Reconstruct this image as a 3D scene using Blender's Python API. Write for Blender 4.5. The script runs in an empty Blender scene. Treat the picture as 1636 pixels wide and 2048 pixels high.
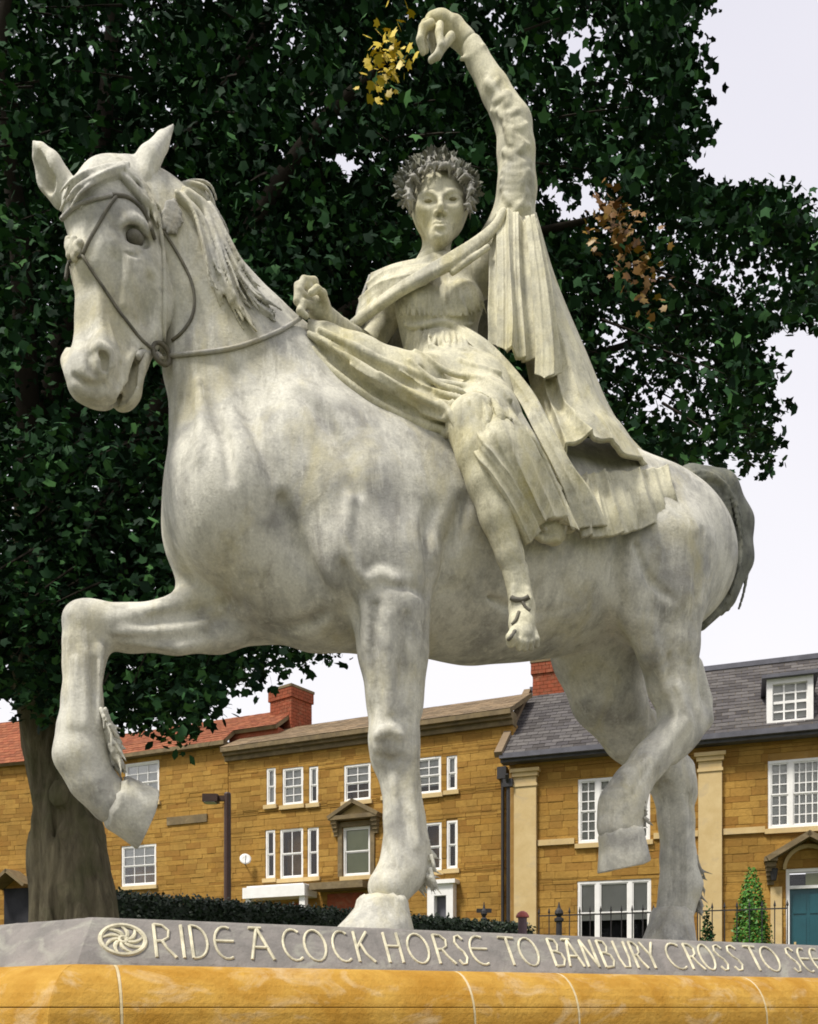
import bpy, bmesh, math, random
import numpy as np
from mathutils import Vector, Matrix
random.seed(7); np.random.seed(7)

# ------------------------------------------------------------------ camera, sky, sun, exposure
SC = bpy.context.scene
COL = SC.collection
FPX, HX, HY, CZ = 1850.0, 818.0, 2015.0, 1.6     # focal length and horizon of the photograph, eye height
cam_d = bpy.data.cameras.new('camera'); cam = bpy.data.objects.new('camera', cam_d); COL.objects.link(cam)
cam.location = (0, 0, CZ); cam.rotation_euler = (math.radians(90), 0, 0)
cam_d.sensor_fit = 'HORIZONTAL'; cam_d.sensor_width = 36.0
cam_d.lens = 36.0 * FPX / 1636.0
cam_d.shift_y = (HY - 1024.0) / 1636.0
cam_d.clip_start = 0.05; cam_d.clip_end = 2000
SC.camera = cam

SUN_EL, SUN_AZ = math.radians(57), math.radians(-50)     # azimuth from behind the camera, towards the left
world = bpy.data.worlds.new('World'); SC.world = world; world.use_nodes = True
wn = world.node_tree; wn.nodes.clear()
w_out = wn.nodes.new('ShaderNodeOutputWorld'); w_bg = wn.nodes.new('ShaderNodeBackground')
w_sky = wn.nodes.new('ShaderNodeTexSky'); w_sky.sky_type = 'NISHITA'; w_sky.sun_disc = False
w_sky.sun_elevation = SUN_EL; w_sky.sun_rotation = math.radians(180) + SUN_AZ
w_sky.air_density = 1.0; w_sky.dust_density = 4.0; w_sky.ozone_density = 1.0
# an even sheet of thin cloud over the clear sky
w_co = wn.nodes.new('ShaderNodeTexCoord'); w_no = wn.nodes.new('ShaderNodeTexNoise')
w_no.inputs['Scale'].default_value = 1.6; w_no.inputs['Detail'].default_value = 4.0
w_rp = wn.nodes.new('ShaderNodeValToRGB')
w_rp.color_ramp.elements[0].position = 0.3; w_rp.color_ramp.elements[0].color = (0.93, 0.93, 0.94, 1)
w_rp.color_ramp.elements[1].position = 0.7; w_rp.color_ramp.elements[1].color = (1.04, 1.03, 1.02, 1)
w_sp = wn.nodes.new('ShaderNodeSeparateXYZ'); w_el = wn.nodes.new('ShaderNodeValToRGB')   # an overcast sky is palest near the horizon
w_el.color_ramp.elements[0].position = 0.0; w_el.color_ramp.elements[0].color = (10.2, 10.1, 10.2, 1)
w_el.color_ramp.elements[1].position = 0.75; w_el.color_ramp.elements[1].color = (7.5, 7.4, 8.2, 1)
wn.links.new(w_co.outputs['Generated'], w_sp.inputs[0]); wn.links.new(w_sp.outputs['Z'], w_el.inputs['Fac'])
w_ml = wn.nodes.new('ShaderNodeMixRGB'); w_ml.blend_type = 'MULTIPLY'; w_ml.inputs[0].default_value = 1.0
wn.links.new(w_rp.outputs['Color'], w_ml.inputs[1]); wn.links.new(w_el.outputs['Color'], w_ml.inputs[2])
w_mx = wn.nodes.new('ShaderNodeMixRGB'); w_mx.inputs[0].default_value = 0.93
wn.links.new(w_co.outputs['Generated'], w_no.inputs['Vector'])
wn.links.new(w_no.outputs['Fac'], w_rp.inputs['Fac'])
wn.links.new(w_sky.outputs['Color'], w_mx.inputs[1]); wn.links.new(w_ml.outputs['Color'], w_mx.inputs[2])
wn.links.new(w_mx.outputs['Color'], w_bg.inputs['Color']); w_bg.inputs['Strength'].default_value = 0.089
wn.links.new(w_bg.outputs['Background'], w_out.inputs['Surface'])

sun_d = bpy.data.lights.new('sun', 'SUN'); sun_d.energy = 3.7; sun_d.angle = math.radians(11); sun_d.color = (1.0, 0.95, 0.85)
sun = bpy.data.objects.new('sun', sun_d); COL.objects.link(sun)
_sd = Vector((math.sin(SUN_AZ) * math.cos(SUN_EL), -math.cos(SUN_AZ) * math.cos(SUN_EL), math.sin(SUN_EL)))
sun.rotation_euler = _sd.to_track_quat('Z', 'Y').to_euler()
SC.view_settings.view_transform = 'Standard'; SC.view_settings.look = 'None'
SC.view_settings.exposure = 0.36; SC.view_settings.gamma = 1.0
SC.render.film_transparent = False; SC.cycles.filter_width = 1.8

# ------------------------------------------------------------------ small helpers
def V(*a): return np.array(a, dtype=float)
def nrm(v): v = np.asarray(v, float); return v / np.linalg.norm(v)
def P(px, py, y):                       # the point at depth y that the photograph shows at (px, py)
    return V((px - HX) / FPX * y, y, CZ + (HY - py) / FPX * y)
def on_line(px, py, A, B):              # the same, on the upright plane through plan points A and B
    A = np.asarray(A, float)[:2]; B = np.asarray(B, float)[:2]; d = B - A; n = V(-d[1], d[0])
    u = (px - HX) / FPX
    y = n.dot(A) / (n[0] * u + n[1])
    return P(px, py, y)
def tag(o, label=None, cat=None, group=None, kind=None):
    if label: o['label'] = label
    if cat: o['category'] = cat
    if group: o['group'] = group
    if kind: o['kind'] = kind
    return o
def empty(name, loc, rz=0.0):
    o = bpy.data.objects.new(name, None); COL.objects.link(o); o.location = tuple(loc); o.rotation_euler = (0, 0, rz)
    o.empty_display_size = 0.1
    return o
def world_of(o):                        # world matrix without waiting for the depsgraph
    b = Matrix.LocRotScale(o.location, o.rotation_euler, o.scale)
    return b if o.parent is None else world_of(o.parent) @ o.matrix_parent_inverse @ b
def adopt(o, parent): o.parent = parent; o.matrix_parent_inverse = world_of(parent).inverted(); return o
def link(name, me, mat=None, parent=None, smooth=False):
    o = bpy.data.objects.new(name, me); COL.objects.link(o)
    if mat is not None and len(me.materials) == 0: me.materials.append(mat)
    if parent is not None: adopt(o, parent)
    if smooth:
        me.polygons.foreach_set('use_smooth', [True] * len(me.polygons))
    return o
def mesh_np(name, v, f):                # numpy vertices (n,3), faces (m,4) or (m,3)
    me = bpy.data.meshes.new(name)
    v = np.ascontiguousarray(v, dtype=np.float32); f = np.ascontiguousarray(f, dtype=np.int32)
    n, k = f.shape
    me.vertices.add(len(v)); me.vertices.foreach_set('co', v.ravel())
    me.loops.add(n * k); me.loops.foreach_set('vertex_index', f.ravel())
    me.polygons.add(n); me.polygons.foreach_set('loop_start', np.arange(0, n * k, k, dtype=np.int32))
    me.update(calc_edges=True); me.validate()
    return me

class MB:                               # collects simple shapes into one mesh
    def __init__(s): s.v = []; s.f = []
    def add(s, vs, fs):
        b = len(s.v); s.v += [tuple(map(float, q)) for q in vs]; s.f += [tuple(i + b for i in q) for q in fs]; return s
    def box(s, o, ax, ay, az):          # corner o and three edge vectors
        o, ax, ay, az = [np.asarray(q, float) for q in (o, ax, ay, az)]
        if np.dot(np.cross(ax, ay), az) < 0: o = o + az; az = -az
        c = [o, o + ax, o + ax + ay, o + ay]; c += [q + az for q in c]
        return s.add(c, [(3, 2, 1, 0), (4, 5, 6, 7), (0, 1, 5, 4), (1, 2, 6, 5), (2, 3, 7, 6), (3, 0, 4, 7)])
    def bbox(s, lo, hi):
        lo = V(*lo); hi = V(*hi); d = hi - lo
        return s.box(lo, V(d[0], 0, 0), V(0, d[1], 0), V(0, 0, d[2]))
    def prism(s, poly, d):              # polygon (ccw seen against d) swept along d
        n = len(poly); d = np.asarray(d, float); a = [np.asarray(q, float) for q in poly]
        fs = [tuple(reversed(range(n))), tuple(range(n, 2 * n))]
        fs += [(i, (i + 1) % n, n + (i + 1) % n, n + i) for i in range(n)]
        return s.add(a + [q + d for q in a], fs)
    def tube(s, pts, r, seg=8, caps=True):
        pts = [np.asarray(q, float) for q in pts]; n = len(pts)
        rs = r if hasattr(r, '__len__') else [r] * n
        rings = []; up = None
        for i, q in enumerate(pts):
            t = nrm(pts[min(i + 1, n - 1)] - pts[max(i - 1, 0)])
            if up is None: up = V(0, 0, 1) if abs(t[2]) < 0.9 else V(1, 0, 0)
            a = np.cross(t, up); a = nrm(a) if np.linalg.norm(a) > 1e-6 else nrm(np.cross(t, V(0.3, 1, 0.2)))
            b = np.cross(a, t); up = b
            rings.append([q + rs[i] * (math.cos(w) * a + math.sin(w) * b) for w in np.linspace(0, 2 * math.pi, seg, endpoint=False)])
        vs = [q for g in rings for q in g]; fs = []
        for i in range(n - 1):
            for j in range(seg):
                k = (j + 1) % seg
                fs.append((i * seg + j, i * seg + k, (i + 1) * seg + k, (i + 1) * seg + j))
        if caps: fs += [tuple(reversed(range(seg))), tuple(range((n - 1) * seg, n * seg))]
        return s.add(vs, [tuple(reversed(q)) for q in fs])
    def lathe(s, c, prof, seg=16, ax=None):   # profile of (radius, height) about the vertical through c
        c = np.asarray(c, float); n = len(prof); vs = []; fs = []
        for r, z in prof:
            for w in np.linspace(0, 2 * math.pi, seg, endpoint=False): vs.append(c + V(r * math.cos(w), r * math.sin(w), z))
        for i in range(n - 1):
            for j in range(seg):
                k = (j + 1) % seg; fs.append((i * seg + j, i * seg + k, (i + 1) * seg + k, (i + 1) * seg + j))
        fs += [tuple(reversed(range(seg))), tuple(range((n - 1) * seg, n * seg))]
        return s.add(vs, fs)
    def mesh(s, name):
        me = bpy.data.meshes.new(name); me.from_pydata(s.v, [], s.f); me.update(); return me
    def build(s, name, mat, parent=None, smooth=False): return link(name, s.mesh(name), mat, parent, smooth)

# ------------------------------------------------------------------ sculpting in a distance volume
class Vol:
    def __init__(s, lo, hi, h):
        s.h = h; s.lo = np.asarray(lo, float); n = np.ceil((np.asarray(hi, float) - s.lo) / h).astype(int) + 1
        s.n = n; s.d = np.full(n, 0.5, np.float32)
    def _win(s, lo, hi):
        i0 = np.clip(np.floor((lo - s.lo) / s.h).astype(int), 0, s.n - 1); i1 = np.clip(np.ceil((hi - s.lo) / s.h).astype(int) + 1, 1, s.n)
        if np.any(i1 <= i0): return None
        ax = [(s.lo[a] + s.h * np.arange(i0[a], i1[a])).astype(np.float32) for a in range(3)]
        return tuple(slice(i0[a], i1[a]) for a in range(3)), ax[0][:, None, None], ax[1][None, :, None], ax[2][None, None, :]
    def _put(s, sl, d, k, op):
        o = s.d[sl]
        if op == 'add':
            q = np.maximum(k - np.abs(o - d), 0) / k; s.d[sl] = np.minimum(o, d) - q * q * k * 0.25
        else:
            d = -d; q = np.maximum(k - np.abs(o - d), 0) / k; s.d[sl] = np.maximum(o, d) + q * q * k * 0.25
    def chain(s, pts, rad, k=0.02, flat=None, op='add', kin=None):
        pts = [np.asarray(q, float) for q in pts]; n = len(pts)
        rad = list(rad) if hasattr(rad, '__len__') else [rad] * n
        m = k + 3 * s.h; ex = max(rad) * (max(1.0, flat[1]) if flat else 1.0)
        lo = np.min(pts, axis=0) - ex - m; hi = np.max(pts, axis=0) + ex + m
        w = s._win(lo, hi)
        if w is None: return s
        sl, X, Y, Z = w
        if flat:
            fd = nrm(flat[0]); fs = 1.0 / flat[1] - 1.0
            t = (X * np.float32(fd[0]) + Y * np.float32(fd[1]) + Z * np.float32(fd[2])) * np.float32(fs)
            X = X + t * np.float32(fd[0]); Y = Y + t * np.float32(fd[1]); Z = Z + t * np.float32(fd[2])
            pts = [q + fs * q.dot(fd) * fd for q in pts]
        best = None
        for i in range(max(1, n - 1)):
            a = pts[i]; b = pts[min(i + 1, n - 1)]; ra = rad[i]; rb = rad[min(i + 1, n - 1)]
            ba = b - a; L = ba.dot(ba)
            px, py, pz = X - np.float32(a[0]), Y - np.float32(a[1]), Z - np.float32(a[2])
            if L > 1e-10:
                h = np.clip((px * np.float32(ba[0]) + py * np.float32(ba[1]) + pz * np.float32(ba[2])) / np.float32(L), 0, 1)
                d = np.sqrt((px - h * np.float32(ba[0])) ** 2 + (py - h * np.float32(ba[1])) ** 2 + (pz - h * np.float32(ba[2])) ** 2) - (np.float32(ra) + h * np.float32(rb - ra))
            else:
                d = np.sqrt(px * px + py * py + pz * pz) - np.float32(ra)
            if best is None: best = d
            else:
                ki = kin if kin else 0.35 * min(ra, rad[max(i - 1, 0)])
                q = np.maximum(ki - np.abs(best - d), 0) / ki; best = np.minimum(best, d) - q * q * ki * 0.2
        if flat and flat[1] < 1: best = best * np.float32(0.5 + 0.5 * flat[1])
        s._put(sl, best.astype(np.float32), np.float32(k), op)
        return s
    def ell(s, c, r, k=0.02, axes=None, op='add'):
        c = np.asarray(c, float); r = [r] * 3 if not hasattr(r, '__len__') else list(r)
        if axes is None: axes = np.eye(3)
        axes = np.array([nrm(q) for q in axes]); m = k + 3 * s.h
        ext = np.sqrt(sum((r[i] * axes[i]) ** 2 for i in range(3))) + m
        w = s._win(c - ext, c + ext)
        if w is None: return s
        sl, X, Y, Z = w; X = X - np.float32(c[0]); Y = Y - np.float32(c[1]); Z = Z - np.float32(c[2])
        k0 = 0; k1 = 0
        for i in range(3):
            t = X * np.float32(axes[i][0]) + Y * np.float32(axes[i][1]) + Z * np.float32(axes[i][2])
            k0 = k0 + (t / np.float32(r[i])) ** 2; k1 = k1 + (t / np.float32(r[i] ** 2)) ** 2
        k0 = np.sqrt(k0); k1 = np.sqrt(k1) + 1e-9
        d = np.where(k0 < 1e-3, -min(r), k0 * (k0 - 1) / k1)
        s._put(sl, d.astype(np.float32), np.float32(k), op); return s
    def hit(s, px, py):                 # first point of the surface seen at a pixel of the photograph
        ys = np.arange(s.lo[1], s.lo[1] + s.h * (s.n[1] - 1), s.h * 0.5)
        q = np.stack([(px - HX) / FPX * ys, ys, CZ + (HY - py) / FPX * ys], 1)
        i = np.round((q - s.lo) / s.h).astype(int); ok = np.all((i >= 0) & (i < s.n), 1)
        if not ok.any(): return None
        d = np.where(ok, s.d[tuple(np.clip(i, 0, s.n - 1).T)], 1.0); j = np.nonzero(d < 0)[0]
        return None if len(j) == 0 else q[j[0]]
    def ridge(s, pts, r, k=0.012, sink=0.0, op='add', n=5):   # a fold, vein or groove along the surface: rows of pixels
        sp = spline(pts, n); hs = [s.hit(*q[:2]) for q in sp]; ok = [i for i, q in enumerate(hs) if q is not None]
        if not ok: return s
        yv = np.array([hs[i][1] for i in ok]); md = np.array([np.median(yv[max(0, i - 4):i + 5]) for i in range(len(yv))])
        good = np.abs(yv - md) < .11; ok = [i for i, g in zip(ok, good) if g]; yv = yv[good]
        ys = np.interp(np.arange(len(hs)), ok, yv)
        m = len(sp); t = np.linspace(0, 1, m)
        rr = np.interp(t, np.linspace(0, 1, len(r)), r) if hasattr(r, '__len__') else np.full(m, r)
        for _ in range(3):
            if len(ys) > 4: ys = np.convolve(np.pad(ys, 2, mode='edge'), np.ones(5) / 5, 'valid')
        return s.chain([P(sp[i][0], sp[i][1], ys[i] + sink) for i in range(m)], list(rr), k, op=op, kin=.0008)
    def rough(s, fn):                   # add a small displacement field near the surface
        idx = np.nonzero(np.abs(s.d) < 5 * s.h)
        p = np.stack([s.lo[a] + s.h * idx[a] for a in range(3)], 1)
        s.d[idx] += fn(p).astype(np.float32); return s
    def polys(s, relax=2):
        d = s.d; ins = d < 0
        nx, ny, nz = d.shape
        cnt = np.zeros((nx - 1, ny - 1, nz - 1), np.int8)
        for a in (0, 1):
            for b in (0, 1):
                for c in (0, 1): cnt += ins[a:nx - 1 + a, b:ny - 1 + b, c:nz - 1 + c]
        act = (cnt > 0) & (cnt < 8); ii = np.stack(np.nonzero(act), 1)
        vid = np.full(act.shape, -1, np.int32); vid[act] = np.arange(len(ii))
        cor = [(a, b, c) for a in (0, 1) for b in (0, 1) for c in (0, 1)]
        val = {q: d[ii[:, 0] + q[0], ii[:, 1] + q[1], ii[:, 2] + q[2]] for q in cor}
        acc = np.zeros((len(ii), 3)); num = np.zeros(len(ii))
        for q in cor:
            for a in range(3):
                if q[a] == 0:
                    r = list(q); r[a] = 1; r = tuple(r); v0, v1 = val[q], val[r]
                    x = (v0 < 0) != (v1 < 0)
                    t = np.where(x, v0 / np.where(x, v0 - v1, 1), 0)
                    for b in range(3): acc[:, b] += np.where(x, (t if b == a else q[b]), 0)
                    num += x
        v = s.lo + s.h * (ii + acc / num[:, None])
        fs = []
        for a in range(3):
            b, c = (a + 1) % 3, (a + 2) % 3
            s0 = [slice(None)] * 3; s1 = [slice(None)] * 3; s0[a] = slice(0, -1); s1[a] = slice(1, None)
            x = ins[tuple(s0)] != ins[tuple(s1)]
            e = np.stack(np.nonzero(x), 1)
            ok = (e[:, b] > 0) & (e[:, c] > 0) & (e[:, b] < d.shape[b] - 1) & (e[:, c] < d.shape[c] - 1); e = e[ok]
            sg = ins[tuple(e.T)]
            def cell(db, dc):
                g = e.copy(); g[:, b] -= db; g[:, c] -= dc; return vid[g[:, 0], g[:, 1], g[:, 2]]
            q = np.stack([cell(1, 1), cell(0, 1), cell(0, 0), cell(1, 0)], 1)
            q[~sg] = q[~sg][:, ::-1]; fs.append(q)
        f = np.concatenate(fs)
        for _ in range(relax):          # light smoothing
            sm = np.zeros_like(v); n = np.zeros(len(v))
            for a in range(4):
                i, j = f[:, a], f[:, (a + 1) % 4]
                for b in range(3): sm[:, b] += np.bincount(i, v[j, b], len(v)) + np.bincount(j, v[i, b], len(v))
                n += np.bincount(i, minlength=len(v)) + np.bincount(j, minlength=len(v))
            v = v * 0.5 + 0.5 * sm / n[:, None]
        return v, f
    def build(s, name, mat, parent=None, relax=2):
        v, f = s.polys(relax); return link(name, mesh_np(name, v, f), mat, parent, True)
def join_polys(name, parts, mat, parent=None):
    vs = []; fs = []; b = 0
    for v, f in parts: vs.append(v); fs.append(f + b); b += len(v)
    return link(name, mesh_np(name, np.concatenate(vs), np.concatenate(fs)), mat, parent, True)
def cloth(name, rows, nv, nu, fold, thick, mat, parent):  # a draped sheet through a grid of points, folds pushed along its normal
    rows = np.asarray(rows, float)
    def even(q, n):
        q = spline(q, 40); t = np.linspace(0, len(q) - 1, n); k = np.minimum(t.astype(int), len(q) - 2); return q[k] + (q[k + 1] - q[k]) * (t - k)[:, None]
    a = np.array([even(q, nu) for q in rows]); g = np.array([even(a[:, i], nv) for i in range(nu)]).transpose(1, 0, 2); nu, nv = nv, nu
    gu = np.gradient(g, axis=0); gv = np.gradient(g, axis=1); n = np.cross(gu, gv); n /= np.linalg.norm(n, axis=2, keepdims=True) + 1e-9
    if n[:, :, 1].mean() > 0: n = -n
    U, W = np.meshgrid(np.linspace(0, 1, nu), np.linspace(0, 1, nv), indexing='ij')
    f = g + n * fold(U, W)[:, :, None]; bk = f - n * thick
    v = np.concatenate([f.reshape(-1, 3), bk.reshape(-1, 3)]); o = nu * nv; I = np.arange(o).reshape(nu, nv); fs = []
    q = np.stack([I[:-1, :-1], I[1:, :-1], I[1:, 1:], I[:-1, 1:]], -1).reshape(-1, 4); fs += [q, q[:, ::-1] + o]
    for e in (I[0], I[:, -1], I[-1][::-1], I[::-1, 0]): fs.append(np.stack([e[:-1], e[1:], e[1:] + o, e[:-1] + o], 1))
    return link(name, mesh_np(name, v, np.concatenate(fs)), mat, parent, True)
def spline(pts, n=8):                   # Catmull-Rom through the points (any number of components)
    pts = np.asarray(pts, float); q = np.vstack([2 * pts[0] - pts[1], pts, 2 * pts[-1] - pts[-2]]); out = []
    for i in range(1, len(q) - 2):
        for t in np.linspace(0, 1, n, endpoint=False):
            a, b, c, d = q[i - 1], q[i], q[i + 1], q[i + 2]
            out.append(0.5 * (2 * b + (c - a) * t + (2 * a - 5 * b + 4 * c - d) * t ** 2 + (3 * b - a - 3 * c + d) * t ** 3))
    out.append(pts[-1]); return np.array(out)

# ------------------------------------------------------------------ materials
MATS = {}
def nodes_of(name, rough=0.8, spec=0.3):
    m = bpy.data.materials.new(name); m.use_nodes = True; nt = m.node_tree; b = nt.nodes['Principled BSDF']
    b.inputs['Roughness'].default_value = rough; b.inputs['Specular IOR Level'].default_value = spec
    MATS[name] = m; return m, nt, b
def N(nt, t, **kw):
    n = nt.nodes.new(t)
    for k, v in kw.items():
        if k.startswith('i_'): n.inputs[k[2:].replace('_', ' ')].default_value = v
        else: setattr(n, k, v)
    return n
def noise(nt, scale, detail=4, rough=0.55, vec=None, dist=0.0):
    n = N(nt, 'ShaderNodeTexNoise'); n.inputs['Scale'].default_value = scale; n.inputs['Detail'].default_value = detail
    n.inputs['Roughness'].default_value = rough; n.inputs['Distortion'].default_value = dist
    if vec is not None: nt.links.new(vec, n.inputs['Vector'])
    return n.outputs['Fac']
def ramp(nt, fac, stops):
    r = N(nt, 'ShaderNodeValToRGB'); e = r.color_ramp.elements
    while len(e) < len(stops): e.new(0.5)
    for q, (p, c) in zip(e, stops):
        q.position = p; q.color = (c, c, c, 1) if not hasattr(c, '__len__') else (*c, 1)
    nt.links.new(fac, r.inputs['Fac']); return r.outputs['Color']
def mix(nt, fac, a, b, mode='MIX'):
    m = N(nt, 'ShaderNodeMixRGB', blend_type=mode)
    for i, q in ((0, fac), (1, a), (2, b)):
        if isinstance(q, (int, float)): m.inputs[i].default_value = q
        elif isinstance(q, tuple): m.inputs[i].default_value = (*q, 1)
        else: nt.links.new(q, m.inputs[i])
    return m.outputs['Color']
def bump(nt, b, h, strength=0.3, dist=0.01):
    n = N(nt, 'ShaderNodeBump'); n.inputs['Strength'].default_value = strength; n.inputs['Distance'].default_value = dist
    nt.links.new(h, n.inputs['Height']); nt.links.new(n.outputs['Normal'], b.inputs['Normal'])
def coords(nt, scale=(1, 1, 1), kind='Object'):
    t = N(nt, 'ShaderNodeTexCoord'); m = N(nt, 'ShaderNodeMapping'); m.inputs['Scale'].default_value = scale
    nt.links.new(t.outputs[kind], m.inputs['Vector']); return m.outputs['Vector']
def world_co(nt, scale=(1, 1, 1)):
    g = N(nt, 'ShaderNodeNewGeometry'); m = N(nt, 'ShaderNodeMapping'); m.inputs['Scale'].default_value = scale
    nt.links.new(g.outputs['Position'], m.inputs['Vector']); return m.outputs['Vector']
def patina(name, base, grey, yellow, dark, s=1.0, dk=0.5):
    m, nt, b = nodes_of(name, 0.72, 0.28); vec = world_co(nt)
    c = mix(nt, ramp(nt, noise(nt, 4.2 * s, 8, 0.68, vec, 0.3), [(0.44, 0), (0.64, 1)]), base, grey)
    c = mix(nt, ramp(nt, noise(nt, 3.1 * s, 6, 0.65, world_co(nt, (1.3, 1, 0.8)), 0.6), [(0.50, 0), (0.70, 0.8)]), c, yellow)
    c = mix(nt, ramp(nt, noise(nt, 13 * s, 9, 0.75, vec), [(0.52, 0), (0.72, dk)]), c, dark)
    drip = noise(nt, 10 * s, 6, 0.65, world_co(nt, (1.7, 1.7, 0.16)))
    c = mix(nt, ramp(nt, drip, [(0.52, 0), (0.74, 0.5)]), c, dark)
    c = mix(nt, ramp(nt, noise(nt, 16 * s, 6, 0.7, world_co(nt, (1.5, 1.5, 0.3))), [(0.55, 0), (0.72, 0.6)]), c, (min(1, base[0] * 1.3), min(1, base[1] * 1.3), min(1, base[2] * 1.3)))
    c = mix(nt, ramp(nt, noise(nt, 110 * s, 5, 0.7, vec), [(0.35, 0), (0.75, 0.35)]), c, dark)
    nt.links.new(c, b.inputs['Base Color'])
    h = mix(nt, 0.5, noise(nt, 120, 6, 0.7, vec), noise(nt, 26, 6, 0.65, vec)); bump(nt, b, h, 0.5, 0.008)
    nt.links.new(ramp(nt, noise(nt, 12, 4, 0.5, vec), [(0.3, 0.55), (0.7, 0.85)]), b.inputs['Roughness'])
    return m
def plain(name, col, rough=0.6, spec=0.3, var=0.15, scale=6, bmp=0.1, metal=0.0):
    m, nt, b = nodes_of(name, rough, spec); vec = world_co(nt)
    c = mix(nt, ramp(nt, noise(nt, scale, 5, 0.6, vec), [(0.3, 0), (0.7, 1)]), tuple(q * (1 - var) for q in col), tuple(min(1, q * (1 + var)) for q in col))
    nt.links.new(c, b.inputs['Base Color']); b.inputs['Metallic'].default_value = metal
    if bmp: bump(nt, b, noise(nt, scale * 8, 4, 0.6, vec), bmp, 0.01)
    return m
patina('horse_bronze', (0.64, 0.625, 0.545), (0.33, 0.325, 0.30), (0.53, 0.485, 0.31), (0.17, 0.16, 0.135), 1.0, 0.6)
patina('rider_bronze', (0.64, 0.61, 0.455), (0.40, 0.39, 0.32), (0.53, 0.475, 0.24), (0.15, 0.135, 0.08), 1.3, 0.65)
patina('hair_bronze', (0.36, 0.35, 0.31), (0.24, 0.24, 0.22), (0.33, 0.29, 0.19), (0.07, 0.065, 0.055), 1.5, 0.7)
patina('wreath_bronze', (0.17, 0.175, 0.145), (0.10, 0.105, 0.09), (0.30, 0.29, 0.20), (0.05, 0.05, 0.045), 2.5, 0.8)
patina('eye_bronze', (0.27, 0.24, 0.12), (0.20, 0.18, 0.10), (0.26, 0.22, 0.08), (0.08, 0.07, 0.04), 3.0, 0.6)
patina('strap_bronze', (0.17, 0.16, 0.125), (0.09, 0.085, 0.075), (0.14, 0.12, 0.06), (0.05, 0.045, 0.04), 2.0, 0.8)
patina('pale_strap_bronze', (0.44, 0.43, 0.38), (0.32, 0.31, 0.30), (0.40, 0.36, 0.24), (0.16, 0.15, 0.12), 2.0, 0.6)
# ------------------------------------------------------------------ plinth line and the horse's own planes
D1 = 2.7
PL_DZ = (HY - 1833) * D1 / FPX                         # plinth top above the eye
E1 = P(185, 1833, D1); E2 = P(1636, 1890, PL_DZ * FPX / (HY - 1890))
PE = nrm((E2 - E1) * V(1, 1, 0)); PN = V(PE[1], -PE[0], 0)      # along the front edge, and out of it
TOPZ = E1[2]
HALF = 0.50
MID = E1 - PN * HALF
FW, LT, UP = -PE, PN, V(0, 0, 1)                       # the horse's forward, its near side, up
def H(px, py, s=0.0):                                  # pixel on the upright plane s metres towards the near side
    a = MID + PN * s; return on_line(px, py, a, a + PE)
def HC(rows): return [H(*q[:3]) for q in rows], [q[3] for q in rows]

horse = empty('horse_statue', (H(800, 1855, 0)[0], H(800, 1855, 0)[1], TOPZ))
tag(horse, 'pale weathered bronze statue of a striding bridled horse on the stone plinth', 'horse statue')

vol = Vol((-1.75, 2.35, TOPZ - 0.03), (2.0, 5.2, CZ + 3.35), 0.009)
# barrel, chest, croup
p, r = HC([(505, 985, 0, .24), (600, 985, 0, .355), (770, 1060, 0, .425), (940, 1095, 0, .435), (1080, 1100, 0, .415), (1210, 1085, 0, .375), (1330, 1110, 0, .345)])
vol.chain(p, r, 0.05, (LT, 0.80))
vol.ell(H(458, 1020, 0) , (.22, .30, .27), 0.12, (FW, LT, UP))                    # breast
vol.ell(H(420, 1050, 0) + LT * .11, (.13, .14, .19), 0.08, (FW, LT, UP))
vol.ell(H(420, 1050, 0) - LT * .12, (.13, .14, .19), 0.08, (FW, LT, UP))
vol.ell(H(1340, 1115, .13), (.24, .17, .33), 0.12, (FW, LT, UP))                  # near buttock
vol.ell(H(1325, 1115, -.15), (.24, .17, .33), 0.12, (FW, LT, UP))
vol.ell(H(1290, 1120, .22), (.22, .13, .26), 0.10, (FW, LT, UP))                  # near haunch
p, r = HC([(520, 1130, 0, .20), (640, 1170, 0, .23), (800, 1170, 0, .24)]); vol.chain(p, r, 0.08, (LT, 1.1))   # breastbone
# neck
p, r = HC([(620, 900, 0, .34), (550, 810, 0, .30), (475, 700, .02, .235), (402, 590, .05, .19), (345, 490, .07, .16), (310, 425, .08, .145)])
vol.chain(p, r, 0.10, (LT, 0.62))
p, r = HC([(690, 860, 0, .20), (585, 750, 0, .14), (480, 645, .02, .10), (405, 530, .05, .09), (352, 440, .07, .08)])
vol.chain(p, r, 0.06, (LT, 0.7))                                                   # crest
p, r = HC([(408, 760, .02, .13), (432, 860, .02, .15), (448, 960, .02, .17)])
vol.chain(p, r, 0.10)
# near shoulder and standing foreleg
p, r = HC([(640, 880, .20, .12), (690, 1000, .25, .15), (760, 1110, .27, .14)])
vol.chain(p, r, 0.13, (LT, 0.7))
vol.ell(H(800, 1110, .29), (.13, .085, .12), 0.07, (FW, LT, UP))
vol.ell(H(700, 1120, .27), (.12, .10, .14), 0.08, (FW, LT, UP))
p, r = HC([(800, 1130, .26, .125), (780, 1230, .25, .135), (784, 1300, .24, .122), (788, 1400, .235, .098), (788, 1480, .23, .09), (790, 1515, .23, .086), (800, 1560, .23, .07),
           (808, 1640, .23, .072), (812, 1700, .23, .086), (806, 1740, .23, .088), (780, 1775, .235, .082)])
vol.chain(p, r, 0.05, kin=0.03)
vol.ell(H(768, 1480, .27), (.055, .05, .075), 0.04, (FW, LT, UP))                 # knee
p, r = HC([(745, 1190, .31, .045), (752, 1290, .30, .04), (760, 1390, .285, .028), (775, 1470, .28, .02)])
vol.chain(p, r, 0.04)
p, r = HC([(835, 1200, .29, .04), (835, 1300, .275, .032), (826, 1420, .26, .022)])
vol.chain(p, r, 0.04)
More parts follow.
